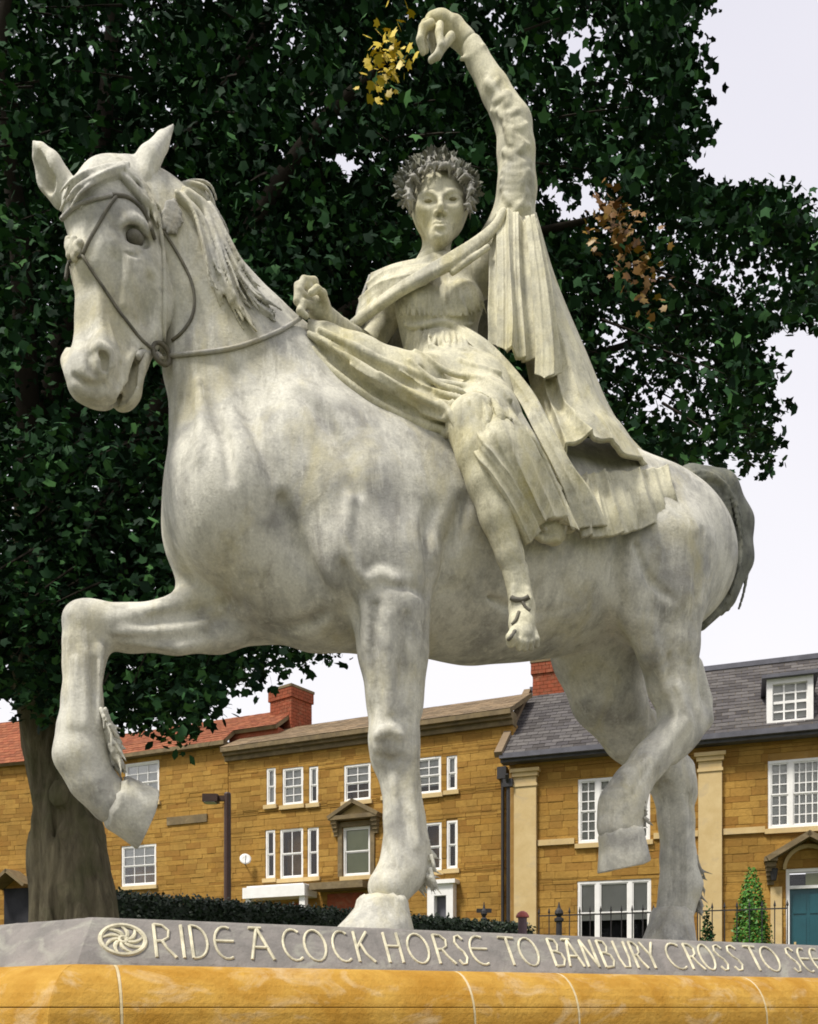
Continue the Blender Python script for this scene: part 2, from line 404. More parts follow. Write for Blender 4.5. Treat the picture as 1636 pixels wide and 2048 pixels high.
p, r = HC([(790, 1560, .285, .016), (800, 1640, .285, .016), (812, 1690, .285, .02)]); vol.chain(p, r, 0.025)
p, r = HC([(826, 1560, .27, .022), (838, 1640, .27, .02), (840, 1700, .27, .03)]); vol.chain(p, r, 0.02)
# raised far foreleg
p, r = HC([(590, 1130, -.12, .19), (500, 1200, -.17, .15), (430, 1235, -.19, .125), (350, 1253, -.20, .098), (260, 1256, -.20, .083), (190, 1250, -.20, .082)])
vol.chain(p, r, 0.10)
p, r = HC([(190, 1250, -.20, .08), (172, 1290, -.20, .078), (166, 1330, -.20, .068), (164, 1400, -.20, .069), (164, 1460, -.20, .084), (162, 1510, -.20, .092), (185, 1560, -.20, .083), (222, 1602, -.20, .083)])
vol.chain(p, r, 0.03, kin=0.03)
vol.ell(H(160, 1240, -.19), (.06, .065, .06), 0.04, (FW, LT, UP))
p, r = HC([(200, 1300, -.13, .02), (195, 1380, -.13, .016), (190, 1450, -.13, .018)]); vol.chain(p, r, 0.02)
p, r = HC([(165, 1300, -.135, .016), (160, 1400, -.135, .016), (158, 1450, -.13, .018)]); vol.chain(p, r, 0.02)
p, r = HC([(420, 1185, -.10, .05), (320, 1225, -.12, .035), (230, 1240, -.13, .02)]); vol.chain(p, r, 0.04)
p, r = HC([(470, 1265, -.10, .05), (360, 1290, -.12, .035), (250, 1275, -.13, .022)]); vol.chain(p, r, 0.04)
# near hind leg, lifted
p, r = HC([(1310, 1120, .17, .25), (1320, 1210, .19, .19), (1335, 1290, .20, .135), (1345, 1370, .20, .105), (1362, 1430, .20, .088), (1350, 1465, .20, .085),
           (1300, 1520, .21, .074), (1262, 1570, .22, .078), (1245, 1610, .22, .095), (1240, 1650, .22, .098)])
vol.chain(p, r, 0.07, (LT, 0.9), kin=0.04)
p, r = HC([(1392, 1330, .20, .03), (1408, 1400, .20, .036), (1405, 1440, .20, .045), (1380, 1470, .20, .045), (1345, 1510, .205, .035)])
vol.chain(p, r, 0.04)
p, r = HC([(1350, 1380, .28, .03), (1365, 1440, .275, .035), (1330, 1490, .27, .022), (1285, 1540, .28, .02)]); vol.chain(p, r, 0.04)
p, r = HC([(1255, 1180, .25, .07), (1275, 1240, .25, .06), (1300, 1310, .24, .04)]); vol.chain(p, r, 0.07)
# far hind leg, bearing weight
p, r = HC([(1230, 1180, -.16, .27), (1200, 1300, -.18, .22), (1215, 1390, -.19, .17), (1262, 1470, -.20, .125), (1318, 1535, -.20, .10), (1345, 1570, -.20, .098),
           (1352, 1640, -.20, .082), (1356, 1720, -.20, .083), (1362, 1770, -.20, .098), (1352, 1815, -.20, .092)])
vol.chain(p, r, 0.06, kin=0.04)
p, r = HC([(1300, 1440, -.18, .05), (1345, 1505, -.18, .05), (1368, 1535, -.18, .05), (1375, 1590, -.17, .045)]); vol.chain(p, r, 0.04)
# muscle lines
for pts, r in [([(372, 1152), (420, 1180), (480, 1215)], [.006, .012, .006]), ([(560, 1000), (600, 1100), (650, 1190)], [.01, .02, .01]), ([(640, 1230), (600, 1250), (540, 1262)], [.008, .014, .008]),
               ([(930, 1000), (900, 1090), (890, 1170)], [.008, .018, .010]), ([(600, 780), (680, 880), (720, 980)], [.01, .022, .01]), ([(868, 1010), (850, 1080), (868, 1170)], [.006, .018, .008]), ([(690, 1130), (695, 1190), (712, 1240)], [.006, .016, .006]),
               ([(1250, 1050), (1232, 1130), (1240, 1210)], [.006, .022, .008]), ([(470, 740), (500, 840), (545, 950)], [.006, .018, .006])]:
    vol.ridge(pts, [q * .75 for q in r], .05, op='sub')
for pts, r, op in [([(752, 1210), (748, 1290), (762, 1380), (772, 1440)], [.010, .016, .012, .008], 'sub'), ([(812, 1230), (806, 1310), (802, 1400)], [.008, .014, .008], 'sub'),
                   ([(775, 1235), (776, 1330), (782, 1420)], [.012, .018, .012], 'add'), ([(800, 1550), (806, 1630), (812, 1690)], [.005, .008, .005], 'sub'), ([(822, 1545), (828, 1630), (835, 1690)], [.007, .010, .008], 'add'),
                   ([(755, 1470), (775, 1462), (800, 1470)], [.008, .014, .008], 'add'), ([(758, 1512), (780, 1522), (806, 1515)], [.006, .010, .006], 'sub'),
                   ([(300, 1235), (380, 1222), (450, 1205)], [.006, .012, .008], 'sub'), ([(230, 1262), (320, 1262), (410, 1250)], [.010, .014, .010], 'add'), ([(240, 1278), (330, 1282), (420, 1272)], [.005, .008, .005], 'sub'),
                   ([(190, 1320), (186, 1390), (184, 1450)], [.006, .010, .006], 'sub'), ([(150, 1320), (146, 1400), (142, 1450)], [.006, .010, .008], 'add'), ([(175, 1310), (172, 1390), (170, 1450)], [.006, .010, .008], 'add'),
                   ([(1335, 1310), (1345, 1380), (1368, 1430)], [.006, .012, .008], 'sub'), ([(1375, 1330), (1388, 1400), (1392, 1440)], [.006, .010, .006], 'sub'), ([(1320, 1500), (1290, 1545), (1265, 1590)], [.005, .009, .006], 'sub'),
                   ([(1300, 1250), (1318, 1320), (1330, 1380)], [.012, .016, .010], 'add'), ([(1270, 1090), (1300, 1160), (1350, 1200)], [.010, .020, .012], 'sub'), ([(1405, 1060), (1395, 1150), (1390, 1240)], [.008, .014, .010], 'sub'),
                   ([(420, 800), (450, 880), (460, 960)], [.010, .018, .010], 'sub'), ([(395, 760), (405, 840), (400, 920)], [.010, .020, .012], 'add'), ([(950, 1180), (1060, 1230), (1160, 1210)], [.006, .010, .006], 'sub'),
                   ([(700, 1000), (690, 1080), (720, 1150)], [.010, .018, .010], 'add'), ([(780, 1170), (830, 1178), (860, 1200)], [.006, .012, .006], 'sub'), ([(730, 1165), (760, 1150), (790, 1160)], [.012, .018, .012], 'add'),
                   ([(1330, 1560), (1338, 1600), (1340, 1660)], [.006, .010, .006], 'sub'), ([(1365, 1600), (1368, 1680), (1370, 1730)], [.008, .010, .008], 'add')]:
    vol.ridge(pts, r, .03 if op == 'add' else .022, op=op)
_rng = np.random.RandomState(3); _K = _rng.normal(size=(26, 3)) * 9; _ph = _rng.rand(26) * 6.28
def lumps(p, amp): return amp * np.sin(p @ _K.T + _ph).sum(1) / 5.0
vol.rough(lambda q: lumps(q, 0.0022))

# head, carried on its own plane turned a little more to the viewer
HYAW = math.radians(43)
HFW = V(-math.cos(HYAW), -math.sin(HYAW), 0); HLT = V(math.sin(HYAW), -math.cos(HYAW), 0)
HM = H(255, 430, .05)
def D(px, py, s=0.0): return on_line(px, py, HM, HM + HFW) + HLT * s
def DS(px, py, s):                                     # pixel seen at s metres off the head's midplane
    a = HM + HLT * s; return on_line(px, py, a, a + HFW)
def DC(rows): return [D(*q[:3]) for q in rows], [q[3] for q in rows]
hv = Vol(np.min([D(60, 230), D(420, 860), D(420, 230)], axis=0) - .32, np.max([D(60, 230), D(420, 860), D(420, 230)], axis=0) + .32, 0.0055)
HAX = (HFW, HLT, UP)
p, r = DC([(235, 412, 0, .12), (222, 465, 0, .128), (213, 540, 0, .112), (205, 640, 0, .084), (198, 715, 0, .085)])
hv.chain(p, r, 0.04, (HLT, 0.98))
p, r = DC([(285, 420, 0, .12), (285, 510, 0, .125), (268, 600, 0, .10), (245, 690, 0, .07)])
hv.chain(p, r, 0.06, (HLT, 0.9))
p, r = DC([(330, 450, -.03, .12), (395, 560, -0.06, .16), (455, 690, -.08, .20)]); hv.chain(p, r, 0.05, (LT, .62))       # throat into the neck
p, r = DC([(292, 400, -.01, .10), (340, 440, -.02, .12), (400, 540, -.05, .14)]); hv.chain(p, r, 0.06, (LT, .7))
hv.chain([DS(262, 380, 0), DS(215, 392, 0), DS(180, 418, 0)], [.08, .085, .085], 0.05)                                   # poll
JAX = (nrm(HFW + HLT * .15), nrm(HLT - HFW * .15), UP)
for s in (1, -1):
    hv.ell(D(283, 570, s * .082), (.132, .055, .150), 0.02, JAX)                   # jowl
    p, r = DC([(312, 625, s * .07, .045), (285, 690, s * .055, .04), (258, 740, s * .04, .036)]); hv.chain(p, r, 0.04)
    hv.ell(D(228, 480, s * .098), (.062, .035, .05), 0.03, HAX)                    # orbit
    hv.ell(D(176, 722, s * .058), (.052, .036, .058), 0.03, HAX)                   # nostril wing
# muzzle, lips, chin
hv.ell(D(186, 752), (.083, .085, .07), 0.04, HAX)
hv.ell(D(176, 772), (.06, .072, .05), 0.03, HAX)
hv.ell(D(205, 792), (.05, .06, .035), 0.03, HAX)
p, r = DC([(256, 730, 0, .06), (252, 765, 0, .05), (246, 795, 0, .042)]); hv.chain(p, r, 0.02, (HLT, 1.3))
hv.ell(D(254, 788), (.042, .062, .038), 0.02, HAX)
# seen details, set on the surface
hv.ridge([(300, 560), (296, 600), (285, 640)], [.012, .02, .012], .03, op='sub')
hv.ridge([(232, 520), (222, 580), (232, 650), (255, 690)], [.015, .022, .02, .01], .05, op='sub', sink=-.006)
hv.ridge([(170, 560), (165, 640), (172, 690)], [.015, .022, .012], .06, op='sub', sink=-.01)
hv.ridge([(262, 520), (258, 570), (250, 610)], [.016, .02, .012], .03)               # facial crest
hv.ridge([(215, 640), (228, 690), (240, 720)], [.006, .009, .006], .012)
hv.ridge([(245, 452), (270, 444), (298, 462)], [.014, .022, .014], .02)              # brow
e0 = hv.hit(272, 474)
hv.ell(e0 + V(0, .004, 0), (.044, .026, .032), 0.014, HAX, op='sub')
EYE_C = e0 + nrm(HLT) * -.007
hv.ridge([(246, 482), (256, 462), (276, 456), (294, 470)], [.005, .010, .010, .006], .006, sink=.002)
hv.ridge([(248, 488), (262, 496), (282, 494), (295, 480)], [.005, .009, .009, .005], .006, sink=.002)
hv.ridge([(252, 506), (270, 512), (290, 500)], [.004, .006, .004], .01, op='sub')
hv.ridge([(190, 700), (202, 694), (216, 704), (222, 724), (214, 742)], [.009, .014, .015, .014, .009], .01)
hv.ridge([(200, 706), (208, 716), (208, 736)], [.011, .019, .014], .008, op='sub', sink=.006)
hv.ridge([(180, 712), (184, 740), (196, 756)], [.008, .010, .006], .02, op='sub')
hv.ridge([(284, 706), (270, 730), (264, 760), (254, 784), (240, 800), (222, 812)], [.012, .017, .020, .019, .015, .010], .006, op='sub', sink=.010)
hv.ridge([(268, 704), (254, 730), (246, 760), (236, 782), (222, 796)], [.006, .010, .012, .010, .006], .012)
hv.ridge([(292, 712), (284, 740), (280, 765)], [.008, .012, .010], .012)
hv.ridge([(134, 700), (130, 722), (136, 748)], [.006, .012, .006], .025, sink=.010)
hv.ridge([(148, 752), (178, 770), (212, 768)], [.006, .011, .006], .018, op='sub')
hv.ridge([(150, 775), (185, 795), (215, 790)], [.006, .010, .006], .018)
for s in (-.08, -.04, 0, .04, .08):
    p, r = DC([(256, 735, s, .008), (243, 770, s, .016), (230, 806, s, .015)]); hv.chain(p, r, .005, op='sub')
# ears
for base, mid, tip, s in (((284, 362), (294, 330), (346, 252), .075), ((124, 378), (98, 342), (66, 283), -.075)):
    b0 = DS(*base, s); m0 = DS(*mid, s * 1.1); t0 = DS(*tip, s * 1.2)
    hv.chain([b0, m0, m0 * .45 + t0 * .55, t0], [.058, .058, .036, .006], 0.015, (HFW, .62))
    g = HFW * (.05 if s < 0 else -.06)
    if s < 0: hv.chain([b0 + g * .9, m0 + g, m0 * .5 + t0 * .5 + g * .6], [.034, .036, .014], 0.012, op='sub')
hv.rough(lambda q: lumps(q, 0.0012))
hb = [vol.polys(2), hv.polys(1)]
join_polys('body', hb, MATS['horse_bronze'], horse)
from mathutils.bvhtree import BVHTree
_bvh = BVHTree.FromPolygons(np.concatenate([hb[0][0], hb[1][0]]).tolist(), np.concatenate([hb[0][1], hb[1][1] + len(hb[0][0])]).tolist())
def skin(px, py, lift=0.0):                            # the point of the horse's hide seen at a pixel, lifted off it
    d = nrm(P(px, py, 1.0) - V(0, 0, CZ)); h = _bvh.ray_cast(Vector((0, 0, CZ)), Vector(d))
    if h[0] is None: return None
    return np.array(h[0]) + lift * np.array(h[1]) * (1 if np.dot(h[1], d) < 0 else -1)
def skins(rows, lift, n=5):
    sp = spline(rows, n); q = [skin(a, b, lift) for a, b in sp]; ok = [i for i in range(len(q)) if q[i] is not None]
    ys = np.interp(np.arange(len(q)), ok, [q[i][1] for i in ok])
    return [q[i] if q[i] is not None else P(sp[i][0], sp[i][1], ys[i]) for i in range(len(q))]
del vol, hv

# hooves
def hoof(top, toe_dir, down, r_top, r_bot, h, flat_s):
    top = np.asarray(top, float); down = nrm(down); toe = nrm(toe_dir - down * np.dot(toe_dir, down)); side = np.cross(down, toe)
    m = MB(); seg = 28; prof = [(0.86, -0.10, 0.0), (0.98, 0.0, 0.0), (1.0, 0.05, .02), (1.0, 0.25, 0.1), (1.0, 0.55, .42), (1.0, 0.96, .92), (0.97, 1.0, .97), (0.6, 0.98, .95)]
    vs = []; fs = []
    for sc, t, g in prof:
        R = (r_top + (r_bot - r_top) * g) * sc
        for w in np.linspace(0, 2 * math.pi, seg, endpoint=False):
            cx, sx = math.cos(w), math.sin(w)
            wob = .006 * math.sin(w * 9 + t * 3) * (1 if t < .1 else 0); e = 1.0 + (0.10 * g if cx > 0 else -0.12)
            vs.append(top + down * (wob + h * t * (1.0 if cx > 0 else 1.0 - 0.1 * abs(cx))) + toe * (R * cx * e + g * (r_bot - r_top) * 0.55) + side * (R * sx * flat_s))
    n = len(prof)
    for i in range(n - 1):
        for j in range(seg): k = (j + 1) % seg; fs.append((i * seg + j, i * seg + k, (i + 1) * seg + k, (i + 1) * seg + j))
    fs += [tuple(reversed(range(seg))), tuple(range((n - 1) * seg, n * seg))]
    m.add(vs, fs); o = m.build('hoof', MATS['horse_bronze'], horse, True)
    return o
t = H(768, 1800, .24); hoof(t, FW, V(0, 0, -1), .10, .155, t[2] - TOPZ - .002, .95)
t = H(1345, 1825, -.20); hoof(t, FW, V(0, 0, -1), .108, .15, t[2] - TOPZ - .002, .95)
a, b = H(236, 1602, -.20), H(296, 1630, -.20); hoof(a, FW * .3 - UP, b - a, .112, .120, .128, .95)
a = H(1243, 1664, .22); hoof(a, FW, -UP - FW * .22, .100, .116, .150, .95)

# locks of hair laid as tapered strands
def strands(v, rows, n, spread, r0, r1, seed, k=0.006, wave=0.012):
    rg = np.random.RandomState(seed); pts = np.asarray(rows, float)
    for i in range(n):
        off = rg.normal(size=3) * spread; ph = rg.rand() * 6.28; tlen = 0.75 + 0.35 * rg.rand()
        sp = spline(pts, 6); m = max(3, int(len(sp) * min(1, tlen))); sp = sp[:m]
        t = np.linspace(0, 1, m)
        q = sp + off[None] * (0.5 + 0.7 * t[:, None]) + wave * np.stack([np.sin(ph + 7 * t), np.cos(ph * 1.7 + 6 * t), np.sin(ph * 2 + 5 * t)], 1) * t[:, None]
        v.chain(list(q), list(r0 * (1 - t) + r1 * t), k, kin=.0008)
def vol_for(pts, pad, h):
    pts = np.asarray(pts, float); return Vol(pts.min(0) - pad, pts.max(0) + pad, h)
# mane: locks falling over the near side of the crest, and a curl behind the ears
rows = [skins([(372, 392), (405, 420), (428, 470), (450, 540), (478, 610), (512, 668)], .006),
        skins([(360, 400), (395, 440), (415, 500), (432, 560), (455, 610)], .006),
        skins([(415, 420), (440, 480), (470, 545), (505, 600), (545, 635)], .004),
        [P(350, 385, 3.25), P(378, 378, 3.24), P(405, 390, 3.25), P(422, 420, 3.27), P(432, 460, 3.29)]]
mv = vol_for([q for g in rows for q in g], .08, 0.0055)
for i, g in enumerate(rows): strands(mv, g[::2] if len(g) > 8 else g, 22, 0.014, .0095, .005, 20 + i, k=.004, wave=.007)
mv.build('mane', MATS['horse_bronze'], horse)
rows = [skins([(250, 338), (200, 350), (150, 378), (118, 425)], .008), skins([(245, 345), (205, 362), (168, 388), (150, 425)], .008),
        skins([(255, 350), (285, 378), (308, 415), (328, 460)], .008), skins([(248, 360), (275, 392), (300, 425), (316, 462)], .008)]
fv = vol_for([q for g in rows for q in g], .08, 0.0045)
for i, g in enumerate(rows): strands(fv, g[::2], 14, 0.011, .008, .004, 40 + i, k=.003, wave=.004)
fv.build('forelock', MATS['horse_bronze'], horse)
# tail
rows = [[H(1330, 1000, 0), H(1380, 968, 0), H(1435, 985, 0), H(1462, 1050, -.02), H(1464, 1120, -.02), H(1440, 1190, -.02), H(1400, 1245, 0)],
        [H(1340, 985, .03), H(1390, 968, .04), H(1430, 990, .05), H(1450, 1060, .04), H(1450, 1130, .02), H(1420, 1210, .0)]]
tv = vol_for([q for g in rows for q in g], .16, 0.008)
tv.chain(rows[0], [.06, .08, .095, .10, .095, .075, .04], 0.02)
for i, g in enumerate(rows): strands(tv, g, 40, 0.034, .014, .008, 60 + i, k=.004, wave=.008)
tv.build('tail', MATS['wreath_bronze'], horse)
# feather behind the fetlocks
for i, (c, e, n, w) in enumerate([((836, 1655, .23), (842, 1765, .24), 110, 1.0), ((196, 1425, -.17), (225, 1525, -.17), 110, 1.1), ((1376, 1700, -.17), (1385, 1810, -.17), 110, 1.1), ((1270, 1585, .27), (1278, 1640, .27), 26, .6)]):
    a, b = H(*c), H(*e); qv = vol_for([a, b], .14, .005); rg = np.random.RandomState(80 + i)
    for k in range(n):
        t = rg.rand(); q = a + (b - a) * t + LT * rg.normal() * .028 * w - FW * (rg.rand() * .02); dn = nrm(-FW * rg.uniform(.15, .9) - UP * rg.uniform(.6, 1.1) + LT * rg.normal() * .25); L = rg.uniform(.04, .075) * w
        qv.chain([q, q + dn * L * .5 - UP * .002, q + dn * L + rg.normal(size=3) * .008], [.009, .007, .003], .005)
    qv.build('fetlock_hair', MATS['horse_bronze' if i in (0, 1) else 'hair_bronze'], horse)
for s in (1, -1):
    m = MB(); m.lathe((0, 0, 0), [(.001, .026), (.012, .0235), (.02, .016), (.025, .006), (.026, -.01)], 20)
    c = EYE_C if s == 1 else EYE_C - HLT * 2 * np.dot(EYE_C - HM, HLT)
    M = np.array([np.cross(UP, HLT * s), UP, HLT * s]).T
    m.v = [tuple(c + M @ V(q[0] * 1.15, q[1] * .95, q[2])) for q in m.v]; m.build('eye', MATS['strap_bronze'], horse, True)

# bridle: straps laid on the hide
br = adopt(empty('bridle', D(250, 500)), horse)
def bs(rows, r, mat='strap_bronze', name='strap', lift=.003):
    m = MB(); m.tube(skins(rows, lift, 6), r, 8); return m.build(name, MATS[mat], br, True)
bs([(300, 395), (318, 440), (326, 500), (328, 560), (328, 630), (325, 705)], .0075, 'horse_bronze')    # cheek strap
bs([(232, 395), (214, 420), (196, 452), (180, 480), (166, 510)], .0055)
bs([(225, 392), (255, 396), (282, 418), (300, 452), (308, 480)], .007)
bs([(166, 512), (190, 550), (220, 596), (255, 645), (285, 682), (318, 708)], .0055)
bs([(166, 512), (148, 518), (136, 530), (131, 560)], .0055)
bs([(318, 450), (338, 480), (362, 520), (382, 562), (389, 600), (384, 635), (365, 665), (345, 682)], .0055)
bs([(225, 392), (185, 400), (150, 415), (122, 440)], .007, 'pale_strap_bronze')
c0 = skin(145, 500, 0); rv = Vol(c0 - .1, c0 + .1, .004)
for i in range(30):
    q = skin(140 + 26 * math.sin(i * 2.4) * (i / 30), 496 + 24 * math.cos(i * 2.4) * (i / 30), .004)
    if q is not None: rv.chain([q, q], .014, .006)
rv.build('rosette', MATS['horse_bronze'], br)
c0 = skin(345, 438, 0); rv = Vol(c0 - .12, c0 + .12, .0045)
for i in range(34):
    a = i * 2.4; q = skin(344 + 16 * math.sin(a) * (i / 34) ** .5, 436 + 34 * math.cos(a) * (i / 34) ** .5, .004)
    if q is not None: rv.chain([q, q + V(math.sin(a) * .012, -.006, -.014)], [.010, .004], .004)
tag(rv.build('tassel', MATS['hair_bronze'], br), 'dark curly tassel behind the eye')
c = next(q for q in (skin(x_, y_, .02) for x_, y_ in ((318, 716), (316, 706), (312, 700), (308, 700), (300, 705), (290, 700))) if q is not None); ring = [c + .034 * (math.cos(w) * nrm(HFW * .9 + HLT * .1) + math.sin(w) * UP) for w in np.linspace(0, 2 * math.pi, 25)]
m = MB(); m.tube(ring, .008, 8, False); m.build('bit_ring', MATS['strap_bronze'], br, True)
q = [g for g in (skin(270, 712, .01), skin(284, 706, .014)) if g is not None] + [c + V(-.02, 0, 0), c + V(0, 0, -.02)]
m = MB(); m.tube(spline(q, 5), .011, 8); m.build('bit', MATS['pale_strap_bronze'], br, True)
rein = skins([(322, 716), (352, 712), (420, 705), (480, 694), (540, 672), (575, 655)], .006)
RHAND = P(622, 612, 3.36)
m = MB(); m.tube(spline(rein[::3] + [rein[-1] * .4 + RHAND * .6 + V(0, 0, -.01), RHAND], 4), .0075, 8); m.build('rein', MATS['pale_strap_bronze'], br, True)
# ------------------------------------------------------------------ the rider
RY = 3.72
def R(px, py, dy=0.0): return P(px, py, RY + dy)
def RC(rows): return [R(*q[:3]) for q in rows], [q[3] for q in rows]
rider = empty('rider_statue', H(930, 900, 0))
tag(rider, 'cream bronze statue of a wreathed woman in a cloak riding with one arm raised', 'rider statue')
X3 = (V(1, 0, 0), V(0, 1, 0), V(0, 0, 1))
# --- head, fine
fv = Vol(R(790, 545, -.25), R(985, 280, .22), 0.0030)
fv.ell(R(879, 402, .045), (.104, .122, .135), .03, X3)               # skull
fv.ell(R(879, 410, -.018), (.100, .092, .112), .04, X3)              # face mass
p, r = RC([(879, 440, -.030, .070), (881, 468, -.058, .036)]); fv.chain(p, r, .05)
p, r = RC([(838, 425, .02, .020), (854, 456, -.018, .018), (880, 474, -.064, .022), (907, 455, -.018, .018), (921, 425, .02, .020)]); fv.chain(p, r, .05)
for x in (851, 908): fv.ell(R(x, 415, -.074), (.030, .022, .028), .05, X3)
p, r = RC([(876, 455, .050, .054), (872, 505, .055, .056), (866, 540, .04, .080)]); fv.chain(p, r, .03)
def fs(px, py, r, k=.01, op='add', sink=0.0):
    h = fv.hit(px, py); fv.ell(h + V(0, sink, 0), r, k, X3, op)
EY = ((857, 399), (905, 395))
for x, y in EY: fs(x, y, (.030, .016, .015), .024, 'sub', -.003)       # shallow sockets
fv.ridge([(838, 392), (850, 386), (864, 387), (874, 394)], [.004, .007, .007, .005], .014, sink=-.001)
fv.ridge([(887, 392), (897, 384), (911, 382), (924, 388)], [.005, .007, .007, .004], .014, sink=-.001)
for x, y in EY:
    h = fv.hit(x, y); fv.ell(h + V(0, .0125, 0), (.0205, .0165, .0105), .004, X3)
    fv.ridge([(x - 11, y + 1.5), (x - 5, y - 3), (x + 4, y - 3.5), (x + 11, y + .5)], [.002, .0038, .0038, .002], .004, sink=-.0005)
    fv.ridge([(x - 9, y + 3), (x, y + 5.5), (x + 9, y + 2.5)], [.0015, .0024, .0015], .005, sink=.001)
    fv.ridge([(x - 10, y - 1), (x, y - 6.5), (x + 10, y - 2)], [.001, .0018, .001], .003, op='sub', sink=-.001)
h = fv.hit(881, 391); t = fv.hit(881, 424)
fv.chain([h + V(0, .004, 0), h * .5 + t * .5 + V(0, -.011, 0), t + V(0, -.020, 0.004), t + V(0, -.018, -.004)], [.0085, .0095, .0125, .0105], .012)
for x in (872.5, 890): fs(x, 427, (.009, .012, .008), .008, 'add', -.003)
for x in (876.5, 887): fs(x, 431.5, (.0045, .009, .004), .003, 'sub', .0)
fv.ridge([(867, 446), (874, 443.5), (880, 444.5), (886, 443), (895, 445)], [.002, .0050, .0042, .0050, .002], .006, sink=.0)
fv.ridge([(870, 451), (880, 454), (892, 450.5)], [.002, .0070, .002], .007, sink=.001)
fv.ridge([(865, 447.5), (880, 448), (897, 446.5)], [.002, .003, .002], .002, op='sub', sink=-.002)
fv.ridge([(870, 460), (880, 461.5), (890, 459.5)], [.003, .006, .003], .014, op='sub')
fv.ridge([(880, 435), (880, 440)], [.002, .003], .006, op='sub')
FEYE = [fv.hit(857, 400), fv.hit(905, 396)]
# --- arms, hands, leg
bv = Vol(P(570, 1320, 3.0), P(1130, 20, 4.2), 0.0062)
p, r = RC([(985, 515, .03, .08), (1030, 420, .0, .07), (1032, 330, -.03, .066), (1030, 255, -.04, .058), (985, 170, -.05, .048), (948, 105, -.05, .040), (928, 78, -.05, .038), (905, 62, -.05, .04)])
bv.chain(p, r, .03)
hv2 = Vol(R(815, 140, -.2), R(960, 20, .12), 0.0034)
p, r = RC([(935, 88, -.05, .038), (910, 62, -.05, .038), (880, 52, -.05, .037)]); hv2.chain(p, r, .02, (V(0, 1, 0), 1.3))
p, r = RC([(885, 52, -.05, .036), (864, 52, -.05, .034)]); hv2.chain(p, r, .02, (V(0, 1, 0), 1.4))
for rows in ([(862, 48, -.105, .017), (846, 56, -.118, .0165), (840, 80, -.12, .015), (846, 104, -.105, .012)],
             [(866, 46, -.07, .018), (850, 50, -.082, .0175), (845, 78, -.085, .0155), (852, 100, -.08, .0125)],
             [(870, 48, -.035, .0175), (862, 56, -.04, .0165), (863, 84, -.05, .015), (868, 106, -.06, .012)],
             [(880, 52, -.105, .0165), (878, 66, -.125, .0155), (882, 92, -.13, .0145), (874, 112, -.12, .012)],
             [(902, 74, -.09, .018), (886, 92, -.115, .0165), (876, 110, -.12, .015), (862, 120, -.11, .012)]):
    p, r = RC(rows); hv2.chain(p, r, .006, kin=.006)
# rein hand
p, r = RC([(800, 575, .12, .06), (765, 640, .20, .052), (735, 695, .14, .050), (684, 664, -.12, .044), (652, 634, -.28, .038)]); bv.chain(p, r, .03)
hv3 = Vol(P(575, 665, 3.2), P(690, 540, 3.7), 0.0034)
p, r = RC([(665, 650, -.22, .042), (645, 628, -.30, .038), (632, 612, -.33, .04)]); hv3.chain(p, r, .02)
hv3.ell(R(634, 608, -.34), (.045, .035, .05), .02, X3)
for rows in ([(628, 588, -.36, .016), (612, 566, -.38, .0155), (596, 572, -.40, .014), (594, 594, -.41, .012)],
             [(636, 590, -.34, .016), (628, 563, -.36, .0155), (608, 560, -.39, .014), (598, 580, -.41, .012)],
             [(618, 600, -.37, .015), (602, 586, -.40, .0145), (594, 602, -.41, .013), (606, 616, -.40, .011)],
             [(622, 612, -.37, .015), (606, 606, -.40, .014), (600, 622, -.41, .013), (612, 632, -.40, .011)],
             [(650, 610, -.35, .017), (646, 588, -.39, .015), (634, 578, -.41, .014), (622, 586, -.42, .012)]):
    p, r = RC(rows); hv3.chain(p, r, .006, kin=.006)
# bare lower leg hanging on the near side
p, r = HC([(945, 850, .38, .10), (958, 905, .42, .080), (972, 960, .43, .070), (996, 1030, .435, .066), (1020, 1110, .435, .049), (1036, 1165, .435, .038), (1041, 1195, .435, .038)])
bv.chain(p, r, .02)
lv = Vol(H(1000, 1340, .30) - V(.2, .55, .06), H(1095, 1160, .30) + V(.2, .25, 0), .004)
p, r = HC([(1030, 1140, .435, .043), (1041, 1193, .435, .038), (1044, 1215, .44, .042), (1044, 1245, .455, .042), (1044, 1272, .475, .040)]); lv.chain(p, r, .01, (V(1, 0, 0), 1.12))
for i, (x0, x1, y1, r) in enumerate(((1030, 1022, 1287, .018), (1042, 1038, 1296, .0135), (1051, 1050, 1297, .013), (1060, 1062, 1296, .0125), (1067, 1073, 1291, .012))):
    lv.chain([H(x0, 1262, .48), H(x1, y1 - 12, .50), H(x1, y1, .49)], [r * 1.15, r * 1.05, r * .9], .007)
lv.ridge([(1028, 1175), (1026, 1196), (1030, 1210)], [.006, .012, .006], .015); lv.ridge([(1055, 1180), (1058, 1198), (1054, 1212)], [.006, .012, .006], .015)
join_polys('body', [bv.polys(2), fv.polys(1), hv2.polys(1), hv3.polys(1), lv.polys(1)], MATS['rider_bronze'], rider)
ANK = [lv.hit(x, y) for x, y in ((1022, 1196), (1030, 1200), (1040, 1201), (1050, 1199), (1058, 1194))]
SAN = [[lv.hit(x, y) for x, y in g] for g in (((1045, 1204), (1052, 1216), (1060, 1222)), ((1038, 1224), (1032, 1240), (1024, 1250)), ((1030, 1262), (1022, 1274), (1016, 1280)))]
del bv, hv2, hv3, lv
for c in FEYE:
    m = MB(); m.lathe((0, 0, 0), [(.001, .0022), (.006, .0014), (.0095, -.0005), (.0105, -.006)], 16); m.v = [tuple(c + V(q[0] * 1.75, -q[2] + abs(q[0]) * .25, q[1] * .72)) for q in m.v]; m.build('eye', MATS['eye_bronze'], rider, True)
